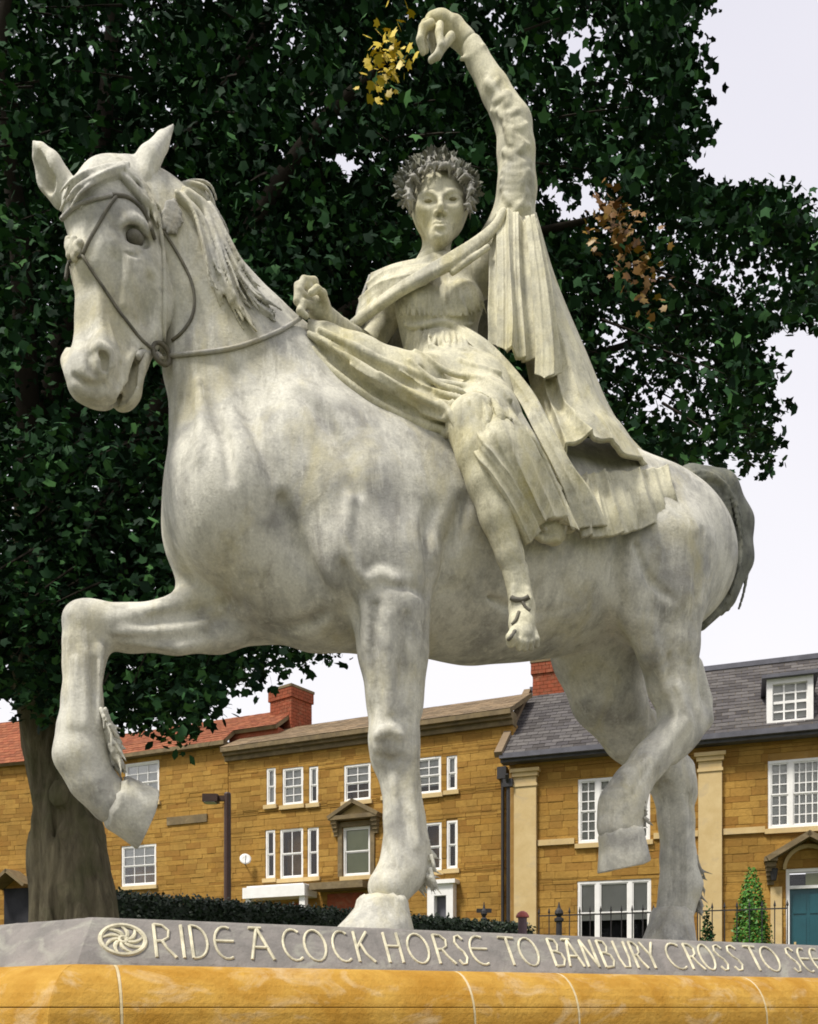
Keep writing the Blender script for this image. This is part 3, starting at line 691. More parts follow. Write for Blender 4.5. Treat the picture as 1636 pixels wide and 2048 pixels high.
m = MB(); m.tube(spline([q + V(0, -.004, 0) for q in ANK], 4), .010, 8); an = m.build('ankle_strap', MATS['strap_bronze'], rider, True)
for g in SAN:
    if all(q is not None for q in g): m = MB(); m.tube(spline([q + V(0, -.002, 0) for q in g], 4), .007, 6); m.build('thong', MATS['strap_bronze'], an, True)

# --- dress: bodice, long sleeve and skirt
dv = Vol(P(590, 1120, 3.0), P(1190, 90, 4.15), 0.0051)
dv.ell(R(890, 572, .035), (.165, .105, .12), .05, X3)
dv.ell(R(876, 662, .03), (.152, .105, .16), .05, X3)
dv.ell(R(900, 735, .04), (.18, .130, .12), .06, X3)
dv.ell(R(832, 612, -.046), (.080, .070, .068), .07, X3)
dv.ell(R(926, 606, -.044), (.083, .070, .068), .07, X3)
p, r = RC([(805, 572, .11, .065), (768, 640, .20, .060), (738, 692, .16, .056)]); dv.chain(p, r, .03)
p, r = RC([(975, 540, .03, .095), (1026, 440, .01, .084), (1034, 380, -.02, .076), (1032, 300, -.04, .072), (1028, 250, -.05, .068), (990, 180, -.055, .055), (955, 118, -.055, .045), (945, 98, -.055, .043)])
dv.chain(p, r, .04)
# lap and skirt
p, r = RC([(905, 780, .02, .16), (950, 810, -.08, .165)]); dv.chain(p, r, .08)
p = [R(945, 815, -.1), H(968, 850, .30), H(970, 878, .38)]; dv.chain(p, [.15, .135, .12], .06)
p = [H(985, 885, .38), H(1022, 950, .42), H(1062, 1015, .42), H(1105, 1062, .39)]; dv.chain(p, [.115, .085, .075, .055], .04, (LT, .75))
p = [H(1000, 900, .30), H(1070, 960, .34), H(1130, 1030, .36)]; dv.chain(p, [.13, .11, .07], .05, (LT, .7))
p = [R(905, 800, -.06), H(800, 785, .16), H(715, 735, .14), H(650, 690, .12), H(622, 668, .12)]; dv.chain(p, [.16, .125, .10, .07, .045], .06)
p = [H(860, 835, .25), H(760, 790, .20), H(690, 745, .17)]; dv.chain(p, [.09, .07, .05], .06)
# folds
for pts, r in [([(618, 668), (680, 705), (760, 760), (850, 800), (930, 815)], [.010, .016, .018, .016, .01]),
               ([(612, 688), (660, 735), (740, 795), (830, 845), (900, 862)], [.012, .016, .018, .018, .01]),
               ([(640, 660), (700, 690), (790, 735), (880, 765), (960, 775)], [.010, .013, .015, .013, .008]),
               ([(625, 700), (670, 765), (750, 820), (850, 868)], [.012, .014, .015, .012]),
               ([(700, 730), (780, 785), (860, 825), (940, 850)], [.006, .012, .014, .010]),
               ([(830, 700), (900, 745), (970, 760), (1020, 800)], [.006, .010, .012, .01]),
               ([(820, 720), (880, 770), (960, 790), (1020, 840)], [.006, .010, .012, .01]),
               ([(860, 690), (930, 725), (1000, 745)], [.005, .009, .008]),
               ([(960, 860), (985, 940), (1035, 1010), (1090, 1060)], [.010, .016, .014, .010]),
               ([(950, 880), (962, 930), (1005, 985), (1060, 1060)], [.010, .014, .016, .014]),
               ([(1000, 850), (1040, 930), (1080, 990), (1130, 1035)], [.008, .016, .016, .010]),
               ([(1040, 860), (1080, 930), (1120, 980)], [.008, .014, .010]), ([(800, 742), (850, 775), (910, 795), (960, 800)], [.004, .010, .012, .006]), ([(760, 745), (830, 790), (900, 822), (950, 835)], [.004, .010, .012, .006]),
               ([(1055, 1055), (1085, 1078), (1115, 1078)], [.010, .014, .010])]:
    dv.ridge(pts, [q * 1.15 for q in r], .010, sink=-.010)
for pts, r in [([(925, 890), (945, 912), (968, 935), (1005, 970), (1040, 1025), (1062, 1078)], [.012, .015, .015, .015, .015, .012])]: dv.ridge(pts, r, .008, sink=-.012)
for pts, r in [([(640, 690), (720, 752), (800, 800), (880, 830)], [.006, .010, .010, .006]), ([(660, 720), (740, 780), (830, 825)], [.006, .012, .008]),
               ([(670, 690), (760, 740), (860, 780)], [.004, .010, .008]), ([(1050, 1035), (1080, 1046), (1108, 1040)], [.006, .010, .006]),
               ([(1000, 880), (1045, 960), (1090, 1010)], [.006, .010, .008]), ([(968, 880), (995, 950), (1045, 1020)], [.005, .008, .008]),
               ([(840, 735), (930, 775), (1000, 815)], [.004, .008, .006])]:
    dv.ridge(pts, [q * 1.6 for q in r], .008, op='sub')
dv.ridge([(900, 888), (915, 895), (925, 925), (935, 950)], [.02, .035, .035, .02], .015, op='sub', sink=.01)
dv.ridge([(948, 866), (920, 860), (895, 866), (884, 882), (880, 906)], [.012, .016, .017, .015, .008], .006, sink=-.012)
dv.ridge([(930, 880), (908, 876), (896, 888), (892, 902)], [.006, .009, .009, .005], .005, sink=-.008)
# bodice: gathers under the neckline, corded high waist, folds falling from it
rgb = np.random.RandomState(31)
for i in range(22):
    x0 = 800 + i * 8.2 + rgb.normal() * 2; x1 = 870 + (x0 - 880) * .8
    dv.ridge([(x1, 566 + rgb.normal() * 4), ((x0 + x1) / 2 + rgb.normal() * 2, 598), (x0, 632)], [.003, .0068 + .002 * rgb.rand(), .004], .005, sink=-.004)
dv.ridge([(808, 648), (825, 653), (850, 650), (882, 644), (920, 652), (945, 648)], [.006, .008, .008, .008, .008, .006], .005, sink=-.004)
dv.ridge([(810, 658), (825, 662), (850, 659), (882, 653), (920, 661), (943, 657)], [.003, .006, .006, .006, .006, .003], .004, op='sub')
for i in range(11):
    x = 816 + i * 11.5 + rgb.normal() * 2
    dv.ridge([(x, 662), (x + (x - 872) * .05 + rgb.normal() * 2, 682), (x + (x - 872) * .12 + rgb.normal() * 3, 702)], [.004, .008, .005], .005, sink=-.004)
dv.ridge([(878, 650), (862, 676), (848, 700)], [.003, .008, .004], .005, op='sub')
for pts in ([(905, 800), (925, 835), (930, 872)], [(935, 800), (950, 845), (948, 890)], [(880, 800), (902, 830), (912, 858)], [(965, 800), (975, 845), (965, 900)], [(985, 795), (1000, 835), (992, 885)]):
    dv.ridge(pts, [.006, .015, .008], .010, sink=-.008); dv.ridge([(x + 15, y) for x, y in pts], [.004, .011, .006], .006, op='sub')
# sleeve wrinkles
rgs = np.random.RandomState(17)
for i, y in enumerate(range(165, 425, 15)):
    x = float(np.interp(y, [100, 180, 255, 330, 430], [950, 992, 1028, 1032, 1028])); w = float(np.interp(y, [100, 180, 260, 430], [16, 23, 30, 34])); s = rgs.normal() * 9; e = rgs.uniform(.5, 1.0); f_ = rgs.uniform(.5, 1.0)
    dv.ridge([(x - w * e, y + s - 4), (x - w * .3, y + 5 + s * .4), (x + w * .3, y + 6 - s * .4), (x + w * f_, y - s - 3)], [.003, .010, .011, .004], .018, sink=-.002)
dv.ridge([(922, 118), (945, 112), (968, 92)], [.008, .009, .008], .006)
dv.rough(lambda q: lumps(q * 2.0, 0.0009))
def dhit(px, py, lift):
    q = dv.hit(px, py)
    return P(px, py, q[1] - lift) if q is not None else None
DRA = []
for row, lf in (([(938, 872), (955, 835), (980, 808), (1012, 805), (1040, 822)], -.035), ([(952, 912), (980, 870), (1015, 845), (1045, 858), (1072, 878)], .022), ([(984, 950), (1010, 918), (1045, 900), (1075, 915), (1100, 935)], .03),
                ([(1024, 1010), (1045, 978), (1072, 962), (1100, 975), (1128, 998)], .03), ([(1062, 1085), (1080, 1050), (1105, 1035), (1130, 1045), (1160, 1062)], .025)):
    DRA.append([(x_, y_, dhit(x_, y_, lf)) for x_, y_ in row])
_ys = np.array([[np.nan if q[2] is None else q[2][1] for q in g] for g in DRA])
for i in range(5):
    for j in range(5):
        if np.isnan(_ys[i, j]): _ys[i, j] = np.nanmedian(_ys[max(0, i - 1):i + 2, max(0, j - 1):j + 2])
for j in range(5): _ys[1:, j] = np.polyval(np.polyfit(range(4), _ys[1:, j], 2), range(4))
DRA = [[P(DRA[i][j][0], DRA[i][j][1], _ys[i, j] - (.02 if i else 0)) for j in range(5)] for i in range(5)]
dv.build('dress', MATS['rider_bronze'], rider)

# --- cloak
def fold_fn(parts, lean=0.0, u0=.35, seed=0):
    rg_ = np.random.RandomState(seed); a1, a2 = rg_.rand(2) * 6.28
    def f(U, W):
        z = np.zeros_like(U); Wd = W + .035 * np.sin(5 * W + a1 + 1.3 * U) + .02 * np.sin(11 * W + a2 - 2.1 * U)
        for n, a, ph, sh in parts: z += a * (1 - np.abs(np.sin(np.pi * n * Wd + ph + sh * U)) ** 0.75) * (u0 + (1 - u0) * U) * (1 - lean * W) * (.7 + .3 * np.sin(3 * n * W + a1))
        return z
    return f
dp = cloth('overskirt', DRA, 90, 90, fold_fn([(4, .042, .9, .8), (9, .010, 0, 1.1)], .2, .45, 8), .03, MATS['rider_bronze'], rider)
cl = adopt(empty('cloak', R(1050, 600)), rider)
# back sheet from the raised arm down to the rump
rows = [[R(1000, 440, .06), R(1025, 428, .02), R(1045, 422, -.02), R(1060, 420, -.02), R(1072, 425, .08)],
        [R(1020, 560, .04), R(1045, 560, -.03), R(1070, 557, -.06), R(1092, 555, -.04), R(1112, 560, .12)],
        [R(1050, 700, .0), R(1085, 705, -.06), R(1118, 703, -.08), R(1148, 700, -.04), R(1172, 705, .16)],
        [R(1068, 790, -.05), R(1105, 800, -.11), R(1148, 805, -.13), R(1186, 806, -.06), R(1217, 812, .20)],
        [H(1088, 870, .30), H(1128, 850, .37), H(1180, 842, .39), H(1228, 850, .34), H(1262, 878, .10)],
        [H(1108, 950, .34), H(1148, 886, .41), H(1215, 880, .42), H(1262, 915, .38), H(1330, 945, .12)]]
cloth('back_panel', rows, 110, 120, fold_fn([(4.6, .052, .4, .5), (10, .009, 0, 1.2)], .7), .02, MATS['rider_bronze'], cl)
# two hanging folds in front of the arm
rows = [[R(975, 455, -.03), R(1000, 425, -.06), R(1030, 425, -.09), R(1048, 440, -.06)], [R(985, 540, -.10), R(1005, 540, -.14), R(1032, 540, -.15), R(1052, 545, -.10)],
        [R(990, 640, -.12), R(1008, 640, -.17), R(1038, 640, -.17), R(1058, 640, -.12)], [R(994, 690, -.12), R(1010, 700, -.17), R(1042, 718, -.17), R(1062, 725, -.12)]]
cloth('front_panel', rows, 80, 100, fold_fn([(3.9, .050, .2, .3), (9, .008, 0, .9)], 0, .4, 2), .018, MATS['rider_bronze'], cl)
rows = [[R(1050, 440, -.08), R(1060, 430, -.11), R(1070, 440, -.08)], [R(1062, 560, -.12), R(1078, 560, -.16), R(1095, 560, -.10)],
        [R(1070, 680, -.13), R(1088, 680, -.18), R(1108, 680, -.11)], [R(1072, 745, -.13), R(1090, 756, -.18), R(1112, 752, -.11)]]
cloth('front_panel', rows, 80, 60, fold_fn([(2.8, .042, .6, .4), (7, .006, 0, .8)], 0, .4, 5), .018, MATS['rider_bronze'], cl)
# piece over the rein arm, open and hollow behind
rows = [[R(872, 516, -.05), R(832, 522, .0), R(785, 532, .03), R(742, 548, .08)], [R(868, 540, -.11), R(815, 548, -.10), R(768, 562, -.06), R(732, 596, .03)],
        [R(852, 560, -.15), R(800, 582, -.145), R(745, 614, -.08), R(697, 657, .0)]]
ffn = fold_fn([(2.6, .030, .5, .5), (6, .008, .8, .8)], 0, .5, 3)
cloth('shoulder_panel', rows, 70, 90, lambda U, W: ffn(W, U), .018, MATS['rider_bronze'], cl)
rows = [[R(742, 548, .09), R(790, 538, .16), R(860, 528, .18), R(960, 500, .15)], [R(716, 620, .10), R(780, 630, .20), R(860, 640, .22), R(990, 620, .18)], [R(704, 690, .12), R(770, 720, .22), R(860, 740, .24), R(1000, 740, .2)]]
cloth('shaded_lining', rows, 40, 60, fold_fn([(5, .02, 0, .5)]), .016, MATS['hair_bronze'], cl)  # inner sheet in darker bronze: the hollow's shade is put into its colour
# rolled border running from the rein side over the chest to the raised arm
cv = Vol(R(680, 680, -.3), R(1040, 400, .15), .0052)
for o, rr in ((0, .017), (1, .013), (2, .010)):
    p = [R(696, 660 - o * 4, .02 - .01 * o), R(745, 622 - o * 6, -.07), R(800, 584 - o * 7, -.135), R(850, 556 - o * 8, -.15), R(900, 530 - o * 10, -.15), R(950, 495 - o * 8, -.12), R(990, 455 - o * 4, -.09), R(1006, 425, -.08)]
    cv.chain(list(spline(p, 6)), rr, .006)
p = [R(905, 545, -.15), R(940, 520, -.14), R(975, 495, -.12)]; cv.chain(p, .012, .006)
cv.build('border', MATS['rider_bronze'], cl)
# long sash falling from the waist to the rump
rows = [[R(892, 650, -.06), R(915, 644, -.06)], [R(955, 702, -.16), R(985, 690, -.16)], [R(1030, 790, -.20), R(1062, 778, -.20)]]
rows += [[H(1068, 860, .40), H(1102, 850, .42)], [H(1110, 940, .44), H(1145, 930, .45)], [H(1135, 1000, .44), H(1185, 985, .44)], [H(1145, 1060, .42), H(1215, 1052, .42)]]
rows = [[q[0], q[0] * .5 + q[1] * .5 + V(0, -.012, 0), q[1]] for q in rows]
cloth('sash', rows, 90, 30, fold_fn([(2, .010, .2, .8)]), .016, MATS['rider_bronze'], rider)
# pleated saddle cloth on the rump
rows = [[H(1150, 955, .36), H(1200, 945, .36), H(1260, 942, .36), H(1328, 935, .30)], [H(1155, 1020, .405), H(1215, 1015, .40), H(1275, 1005, .39), H(1340, 985, .34)],
        [H(1165, 1075, .41), H(1225, 1072, .405), H(1290, 1055, .385), H(1350, 1025, .33)]]
cloth('saddle_cloth', rows, 40, 130, fold_fn([(7, .030, .3, .3), (15, .006, 0, 0)], 0, .8, 4), .016, MATS['rider_bronze'], rider)

# --- hair and wreath
hvv = Vol(R(770, 450, -.24), R(980, 270, .32), .0045)
hvv.ell(R(880, 390, .06), (.124, .140, .120), .03, X3)
hvv.ell(R(880, 428, -.155), (.102, .138, .168), .012, X3, op='sub')
rg = np.random.RandomState(5)
for i in range(300):
    a = rg.uniform(-.45, math.pi + .45); y0 = rg.uniform(-.13, .10); rad = 58 + 5 * (y0 + .13) / .2
    c = R(880 + (rad + 4) * math.cos(a), 396 - rad * math.sin(a) - 2, y0)
    t = nrm(V(math.sin(a) * .6 + rg.normal() * .5, rg.normal() * .6, rg.normal() * .6)) * .026
    hvv.chain([c - t, c + V(0, -.012, .006), c + t], [.004, .0085, .004], .004)
hvv.build('hair', MATS['hair_bronze'], rider)
wr = adopt(empty('wreath', R(880, 350)), rider)
lm = bpy.data.meshes.new('leaf')
lm.from_pydata([(0, 0, 0), (.3, .18, .08), (.3, -.18, .08), (.65, .2, .14), (.65, -.2, .14), (1, 0, .02), (.35, 0, .0), (.7, 0, .05), (.5, 0, -.06)], [],
               [(0, 6, 1), (0, 2, 6), (1, 6, 7, 3), (6, 2, 4, 7), (3, 7, 5), (7, 4, 5), (0, 1, 8), (1, 3, 8), (3, 5, 8), (5, 4, 8), (4, 2, 8), (2, 0, 8)])
lm.materials.append(MATS['wreath_bronze'])
for i in range(380):
    a = rg.uniform(-.12, math.pi + .25); rad = rg.uniform(58, 80); dy = rg.uniform(-.12, .10)
    if abs(math.cos(a)) > .75: rad = max(rad, 68)
    if rad < 68: dy = rg.uniform(-.13, -.02)
    c = R(876 + rad * math.cos(a), 384 - rad * 1.0 * math.sin(a) + (4 if math.cos(a) > 0 else 0), dy)
    out = nrm(V(math.cos(a), rg.normal() * .5 - .5, math.sin(a) * .8) + rg.normal(size=3) * .55)
    side = nrm(np.cross(out, rg.normal(size=3))); up = np.cross(out, side); L = rg.uniform(.020, .036)
    o = bpy.data.objects.new('leaf', lm); COL.objects.link(o); adopt(o, wr)
    M = Matrix(np.vstack([np.column_stack([out * L, side * L * 1.3, up * L, c]), [0, 0, 0, 1]]).tolist())
    o.matrix_basis = M
m = MB(); m.tube([R(878 + 66 * math.cos(a), 384 - 62 * math.sin(a), .0 - .03 * math.sin(a)) for a in np.linspace(-.2, math.pi + .3, 30)], .016, 8); m.build('band', MATS['wreath_bronze'], wr, True)
# ------------------------------------------------------------------ ground
def ground_z(x, y): t = min(1.0, max(0.0, (y - 6.5) / 10.0)); return 2.2 * t * t * (3 - 2 * t)
gm, nt, b = nodes_of('turf', 0.95, 0.1); vec = world_co(nt)
c = mix(nt, ramp(nt, noise(nt, 1.2, 6, 0.6, vec), [(0.35, 0), (0.65, 1)]), (0.05, 0.075, 0.022), (0.09, 0.10, 0.04))
nt.links.new(mix(nt, ramp(nt, noise(nt, 40, 4, 0.6, vec), [(0.3, 0), (0.8, 0.6)]), c, (0.12, 0.12, 0.06)), b.inputs['Base Color'])
bump(nt, b, noise(nt, 60, 4, 0.7, vec), 0.6, 0.03)
xs = sorted(set([-600, -300, -150, -80] + list(range(-60, 61, 4)) + [80, 150, 300, 600])); ys = sorted(set([-300, -100, -40] + list(range(-20, 60, 2)) + [80, 150, 300, 600, 900]))
m = MB(); m.v = [(x, y, ground_z(x, y)) for y in ys for x in xs]; w = len(xs)
m.f = [(j * w + i, j * w + i + 1, (j + 1) * w + i + 1, (j + 1) * w + i) for j in range(len(ys) - 1) for i in range(w - 1)]
tag(m.build('ground', MATS['turf'], None, True), kind='structure')
plain('paving', (0.22, 0.21, 0.19), 0.9, 0.2, 0.2, 3)
m = MB(); m.lathe((0.4, 3.9, 0), [(4.2, -.2), (4.2, .03), (4.15, .04)], 48); tag(m.build('pavement', MATS['paving']), kind='structure')

# ------------------------------------------------------------------ plinth
def stone(name, a, b_, c_, sc=3.0, blotch=0.6, rough=0.85, bmp=0.4):
    m, nt, b = nodes_of(name, rough, 0.2); vec = world_co(nt)
    c = mix(nt, ramp(nt, noise(nt, sc, 6, 0.62, vec, 0.4), [(0.35, 0), (0.65, 1)]), a, b_)
    c = mix(nt, ramp(nt, noise(nt, sc * 0.9, 5, 0.6, world_co(nt, (1, 1, 1.7)), 0.8), [(0.52, 0), (0.68, blotch)]), c, c_)
    c = mix(nt, ramp(nt, noise(nt, sc * 14, 6, 0.7, vec), [(0.55, 0), (0.75, 0.35)]), c, tuple(q * 0.55 for q in a))
    nt.links.new(c, b.inputs['Base Color']); bump(nt, b, mix(nt, 0.5, noise(nt, 45, 6, 0.65, vec), noise(nt, 9, 4, 0.6, vec)), bmp, 0.012); return m
stone('cap_stone', (0.25, 0.23, 0.215), (0.175, 0.165, 0.155), (0.32, 0.315, 0.27), 9.0, 0.8, .92, .8)
stone('ochre_stone', (0.47, 0.28, 0.06), (0.35, 0.18, 0.028), (0.56, 0.45, 0.29), 7.0, 0.5, 0.97, 0.9); MATS['ochre_stone'].node_tree.nodes['Principled BSDF'].inputs['Specular IOR Level'].default_value = 0.08
stone('mortar', (0.56, 0.46, 0.28), (0.46, 0.38, 0.22), (0.60, 0.52, 0.38), 8.0)
plain('letter_gold', (0.58, 0.54, 0.40), 0.8, 0.2, 0.35, 22, 0.3)
PLEN, PWID = 4.4, 2 * HALF
plinth = empty('plinth', (*(E1 + PE * PLEN / 2 - PN * HALF)[:2], 0))
tag(plinth, 'stone plinth with grey lettered cap and ochre rounded moulding under the horse', 'plinth')
CO, CH = 0.09, 0.138
HEX = [(0, 0), (PLEN, 0), (PLEN + .318, .5), (PLEN, 1.0), (0, 1.0), (-.318, .5)]      # along the front edge, and back from it
HEXW = [E1 + PE * a - PN * (b * PWID) for a, b in HEX]
HD = [nrm(HEXW[(i + 1) % 6] - HEXW[i]) for i in range(6)]; HN = [V(q[1], -q[0], 0) for q in HD]; HL = [np.linalg.norm(HEXW[(i + 1) % 6] - HEXW[i]) for i in range(6)]
def corner(i, o):
    a, b = HN[(i - 1) % 6], HN[i]; return HEXW[i] + (a + b) * (o / (1 + a.dot(b)))
def ring(o, z): return [corner(i, o) + V(0, 0, z) for i in range(6)]
m = MB()
# finer front so the worn edge can wander
NS = 90
def ring2(o, z, jit=0.0):
    c = ring(o, z); out = []
    for i in range(6):
        a, b = c[i], c[(i + 1) % 6]; n = NS if i == 0 else 24
        for k in range(n):
            t = k / n; q = a * (1 - t) + b * t
            out.append(q + V(0, 0, jit * (math.sin(k * 1.7 + i) * .5 + math.sin(k * .43 + 2 * i) + .6 * math.sin(k * 3.1))))
    return out
rr = [ring2(-.02, 0), ring2(-.006, -.002, .0010), ring2(.002, -.009, .0012), ring2(CO * .5, -CH * .5), ring2(CO, -CH, .001), ring2(CO + .003, -CH - .006), ring2(CO - .06, -CH - .006)]
n = len(rr[0]); vs = [q for g in rr for q in g]; fs_ = [tuple(range(n))[::-1]]
for i in range(len(rr) - 1):
    for j in range(n): k = (j + 1) % n; fs_.append((i * n + j, i * n + k, (i + 1) * n + k, (i + 1) * n + j))
fs_.append(tuple(range((len(rr) - 1) * n, len(rr) * n)))
m.add(vs, [q[::-1] for q in fs_]); cap = m.build('cap', MATS['cap_stone'], plinth)
# moulding blocks: quarter round, then the course below
RO, MZ = .165, -CH - .006
prof = [(CO - .06, 0), (CO + .004, 0)] + [(CO + .004 + RO * math.sin(a) * .92, -RO * (1 - math.cos(a)) * 1.02) for a in np.linspace(.12, math.pi / 2, 9)]
JZ = CZ - TOPZ - MZ                          # the bed joint sits at eye level
prof2 = [(o, z) for o, z in prof if z > JZ + .002]
def o_at(z): return float(np.interp(-z, [-q[1] for q in prof[1:]], [q[0] for q in prof[1:]]))
up_prof = prof2 + [(o_at(JZ + .001), JZ + .001), (CO - .06, JZ + .001)]
lo_prof = [(CO - .06, JZ - .001), (o_at(JZ - .001), JZ - .001)] + [q for q in prof if q[1] < JZ - .003] + [(CO + .004 + RO * .92, -.55), (CO - .06, -.55)]
def block(name, side, t0, t1, pr, mat, m0=False, m1=False, inset=0.0):
    def pt(t, o, z, mt, k): return (corner(k, o) if mt else HEXW[side] + HD[side] * t + HN[side] * o) + V(0, 0, MZ + z)
    a = [pt(t0, o - inset, z, m0, side) for o, z in pr]; b = [pt(t1, o - inset, z, m1, (side + 1) % 6) for o, z in pr]
    n = len(pr); f = [tuple(range(n)), tuple(reversed(range(n, 2 * n)))] + [(i, n + i, n + (i + 1) % n, (i + 1) % n) for i in range(n)]
    bm = bmesh.new(); vv = [bm.verts.new(q) for q in a + b]
    for q in f: bm.faces.new([vv[i] for i in q])
    bmesh.ops.recalc_face_normals(bm, faces=bm.faces)
    bmesh.ops.bevel(bm, geom=[e for e in bm.edges if e.calc_face_angle(0) > 0.9], offset=.0018, segments=1, affect='EDGES')
    me = bpy.data.meshes.new(name); bm.to_mesh(me); bm.free(); return link(name, me, MATS[mat], plinth)
def t_of(px, o, z):                                    # distance along the front edge of what shows at px
    a = E1 + PN * o; u = (px - HX) / FPX; return float((u * a[1] - a[0]) / (PE[0] - u * PE[1]))
J = [t_of(x, CO, 0) for x in (229, 906, 1108, 1474)] + [3.55]
G = .0045
cuts = [0.0] + J + [PLEN]
for i in range(len(cuts) - 1):
    t0 = cuts[i] + (G if i else 0); t1 = cuts[i + 1] - (G if i < len(cuts) - 2 else 0)
    block('moulding_stone', 0, t0, t1, up_prof, 'ochre_stone', i == 0, i == len(cuts) - 2)
    block('course_stone', 0, t0, t1, lo_prof, 'ochre_stone', i == 0, i == len(cuts) - 2)
for t in J: block('mortar_joint', 0, t - G, t + G, prof + [(CO + .004 + RO * .92, -.55), (CO - .06, -.55)], 'mortar', inset=.0012)
for side in (1, 2, 3, 4, 5):
    L = HL[side]; cs = [0, L * .42, L] if side != 3 else [L * k / 5 for k in range(6)]
    for i in range(len(cs) - 1):
        t0 = cs[i] + (G if i else 0); t1 = cs[i + 1] - (G if i < len(cs) - 2 else 0)
        block('moulding_stone', side, t0, t1, up_prof, 'ochre_stone', i == 0, i == len(cs) - 2); block('course_stone', side, t0, t1, lo_prof, 'ochre_stone', i == 0, i == len(cs) - 2)
    for t in cs[1:-1]: block('mortar_joint', side, t - G, t + G, prof + [(CO + .004 + RO * .92, -.55), (CO - .06, -.55)], 'mortar', inset=.0012)
m = MB(); c0 = ring(.02, -.14); c1 = ring(.02, -TOPZ - .05); m.add(c1 + c0, [tuple(reversed(range(6))), tuple(range(6, 12))] + [(i, (i + 1) % 6, 6 + (i + 1) % 6, 6 + i) for i in range(6)]); m.build('core', MATS['mortar'], plinth)
m = MB(); c0 = ring(.12, MZ - .56); c1 = ring(.14, -TOPZ - .05); m.add(c1 + c0, [tuple(reversed(range(6))), tuple(range(6, 12))] + [(i, (i + 1) % 6, 6 + (i + 1) % 6, 6 + i) for i in range(6)]); m.build('pedestal', MATS['ochre_stone'], plinth)
# raised lettering on the sloping face of the cap
def arc(cx, cy, rx, ry, a0, a1, n=10): return [(cx + rx * math.cos(math.radians(a)), cy + ry * math.sin(math.radians(a))) for a in np.linspace(a0, a1, n)]
GL = {'R': [[(.12, 0), (.12, 1)], [(.12, 1), (.5, .98), (.78, .82), (.72, .6), (.45, .5), (.12, .48)], [(.42, .5), (.65, .25), (1, .0)]],
      'I': [[(.5, 0), (.5, 1)]],
      'D': [[(.12, 0), (.12, 1)], [(.12, 1)] + arc(.25, .5, .68, .5, 88, -88, 12) + [(.12, 0)]],
      'E': [arc(.62, .5, .58, .5, 65, 295, 14), [(.06, .55), (1, .55)]],
      'A': [[(0, .0), (.42, 1)], [(.42, 1), (1, 0)], [(.05, 1), (.62, 1)], [(.2, .38), (.8, .38)]],
      'C': [arc(.6, .5, .56, .5, 55, 305, 14)], 'O': [arc(.5, .5, .48, .5, 0, 360, 20)],
      'K': [[(.12, 0), (.12, 1)], [(.12, .45), (.85, 1)], [(.35, .6), (.6, .25), (1, 0)]],
      'H': [[(.12, 0), (.12, 1)], [(.88, 0), (.88, 1)], [(.12, .55), (.88, .55)]],
      'S': [[(.9, .86), (.6, 1), (.25, .95), (.12, .75), (.35, .56), (.7, .42), (.86, .22), (.65, .03), (.3, .0), (.06, .14)]],
      'T': [[(0, 1), (1, .98)], [(.5, 1), (.5, 0)]],
      'B': [[(.12, 0), (.12, 1)], [(.12, 1), (.6, .97), (.75, .78), (.6, .56), (.12, .54)], [(.4, .54), (.8, .46), (.92, .25), (.7, .03), (.12, 0)]],
      'N': [[(.1, 0), (.1, 1)], [(.1, 1), (.9, 0)], [(.9, 0), (.9, 1)]],
      'U': [[(.08, 1), (.1, .35), (.3, .03), (.7, .03), (.9, .35), (.92, 1)]],
      'Y': [[(0, 1), (.5, .5)], [(1, 1), (.5, .5)], [(.5, .5), (.5, 0)]]}
TXT = [('R', 302, 352), ('I', 356, 374), ('D', 376, 420), ('E', 425, 470), ('A', 496, 546), ('C', 562, 606), ('O', 605, 655), ('C', 662, 702), ('K', 706, 746), ('H', 766, 806), ('O', 812, 860), ('R', 866, 906),
       ('S', 909, 934), ('E', 937, 976), ('T', 1002, 1036), ('O', 1036, 1078), ('B', 1098, 1128), ('A', 1128, 1160), ('N', 1163, 1192), ('B', 1197, 1226), ('U', 1231, 1259), ('R', 1262, 1287), ('Y', 1286, 1314),
       ('C', 1331, 1368), ('R', 1371, 1400), ('O', 1398, 1428), ('S', 1430, 1453), ('S', 1457, 1482), ('T', 1496, 1520), ('O', 1521, 1558), ('S', 1576, 1596), ('E', 1598, 1619), ('E', 1622, 1644)]
SN = nrm(PN * CH + V(0, 0, CO))                        # outward normal of the sloping face
def cap_pt(t, v, lift=0.0):                            # t along the edge, v from 0 (bottom) to 1 (top)
    return E1 + PE * t + PN * (CO * (1 - v)) + V(0, 0, -CH * (1 - v)) + SN * lift
for ch, x0, x1 in TXT:
    xm = (x0 + x1) / 2; t0, t1 = t_of(xm + (x0 - xm) * .88, CO * .5, 0), t_of(xm + (x1 - xm) * .88, CO * .5, 0); m = MB()
    for si, st in enumerate(GL[ch]):
        q = [cap_pt(t0 + (t1 - t0) * a, .13 + .74 * b, .001 + .0004 * si) for a, b in st]
        m.tube(q, [.0042 if 0 < i < len(q) - 1 else .0052 for i in range(len(q))], 6)
    m.build('letter', MATS['letter_gold'], cap)
et = t_of(246, CO * .5, 0); er = (t_of(291, CO * .5, 0) - t_of(201, CO * .5, 0)) / 2; ev = .052 / math.hypot(CO, CH)
def emb(a, r): return cap_pt(et + er * r * math.cos(a), .5 + ev * r * math.sin(a) * 1.02, .001)
m = MB(); m.tube([emb(a, 1) for a in np.linspace(0, 2 * math.pi, 33)], .007, 6, False)
for k in range(9):
    a = k * 2 * math.pi / 9; m.tube([emb(a + .9 * s, .16 + .74 * s) for s in np.linspace(0, 1, 6)], [.0035, .006, .0065, .006, .0045, .003], 6)
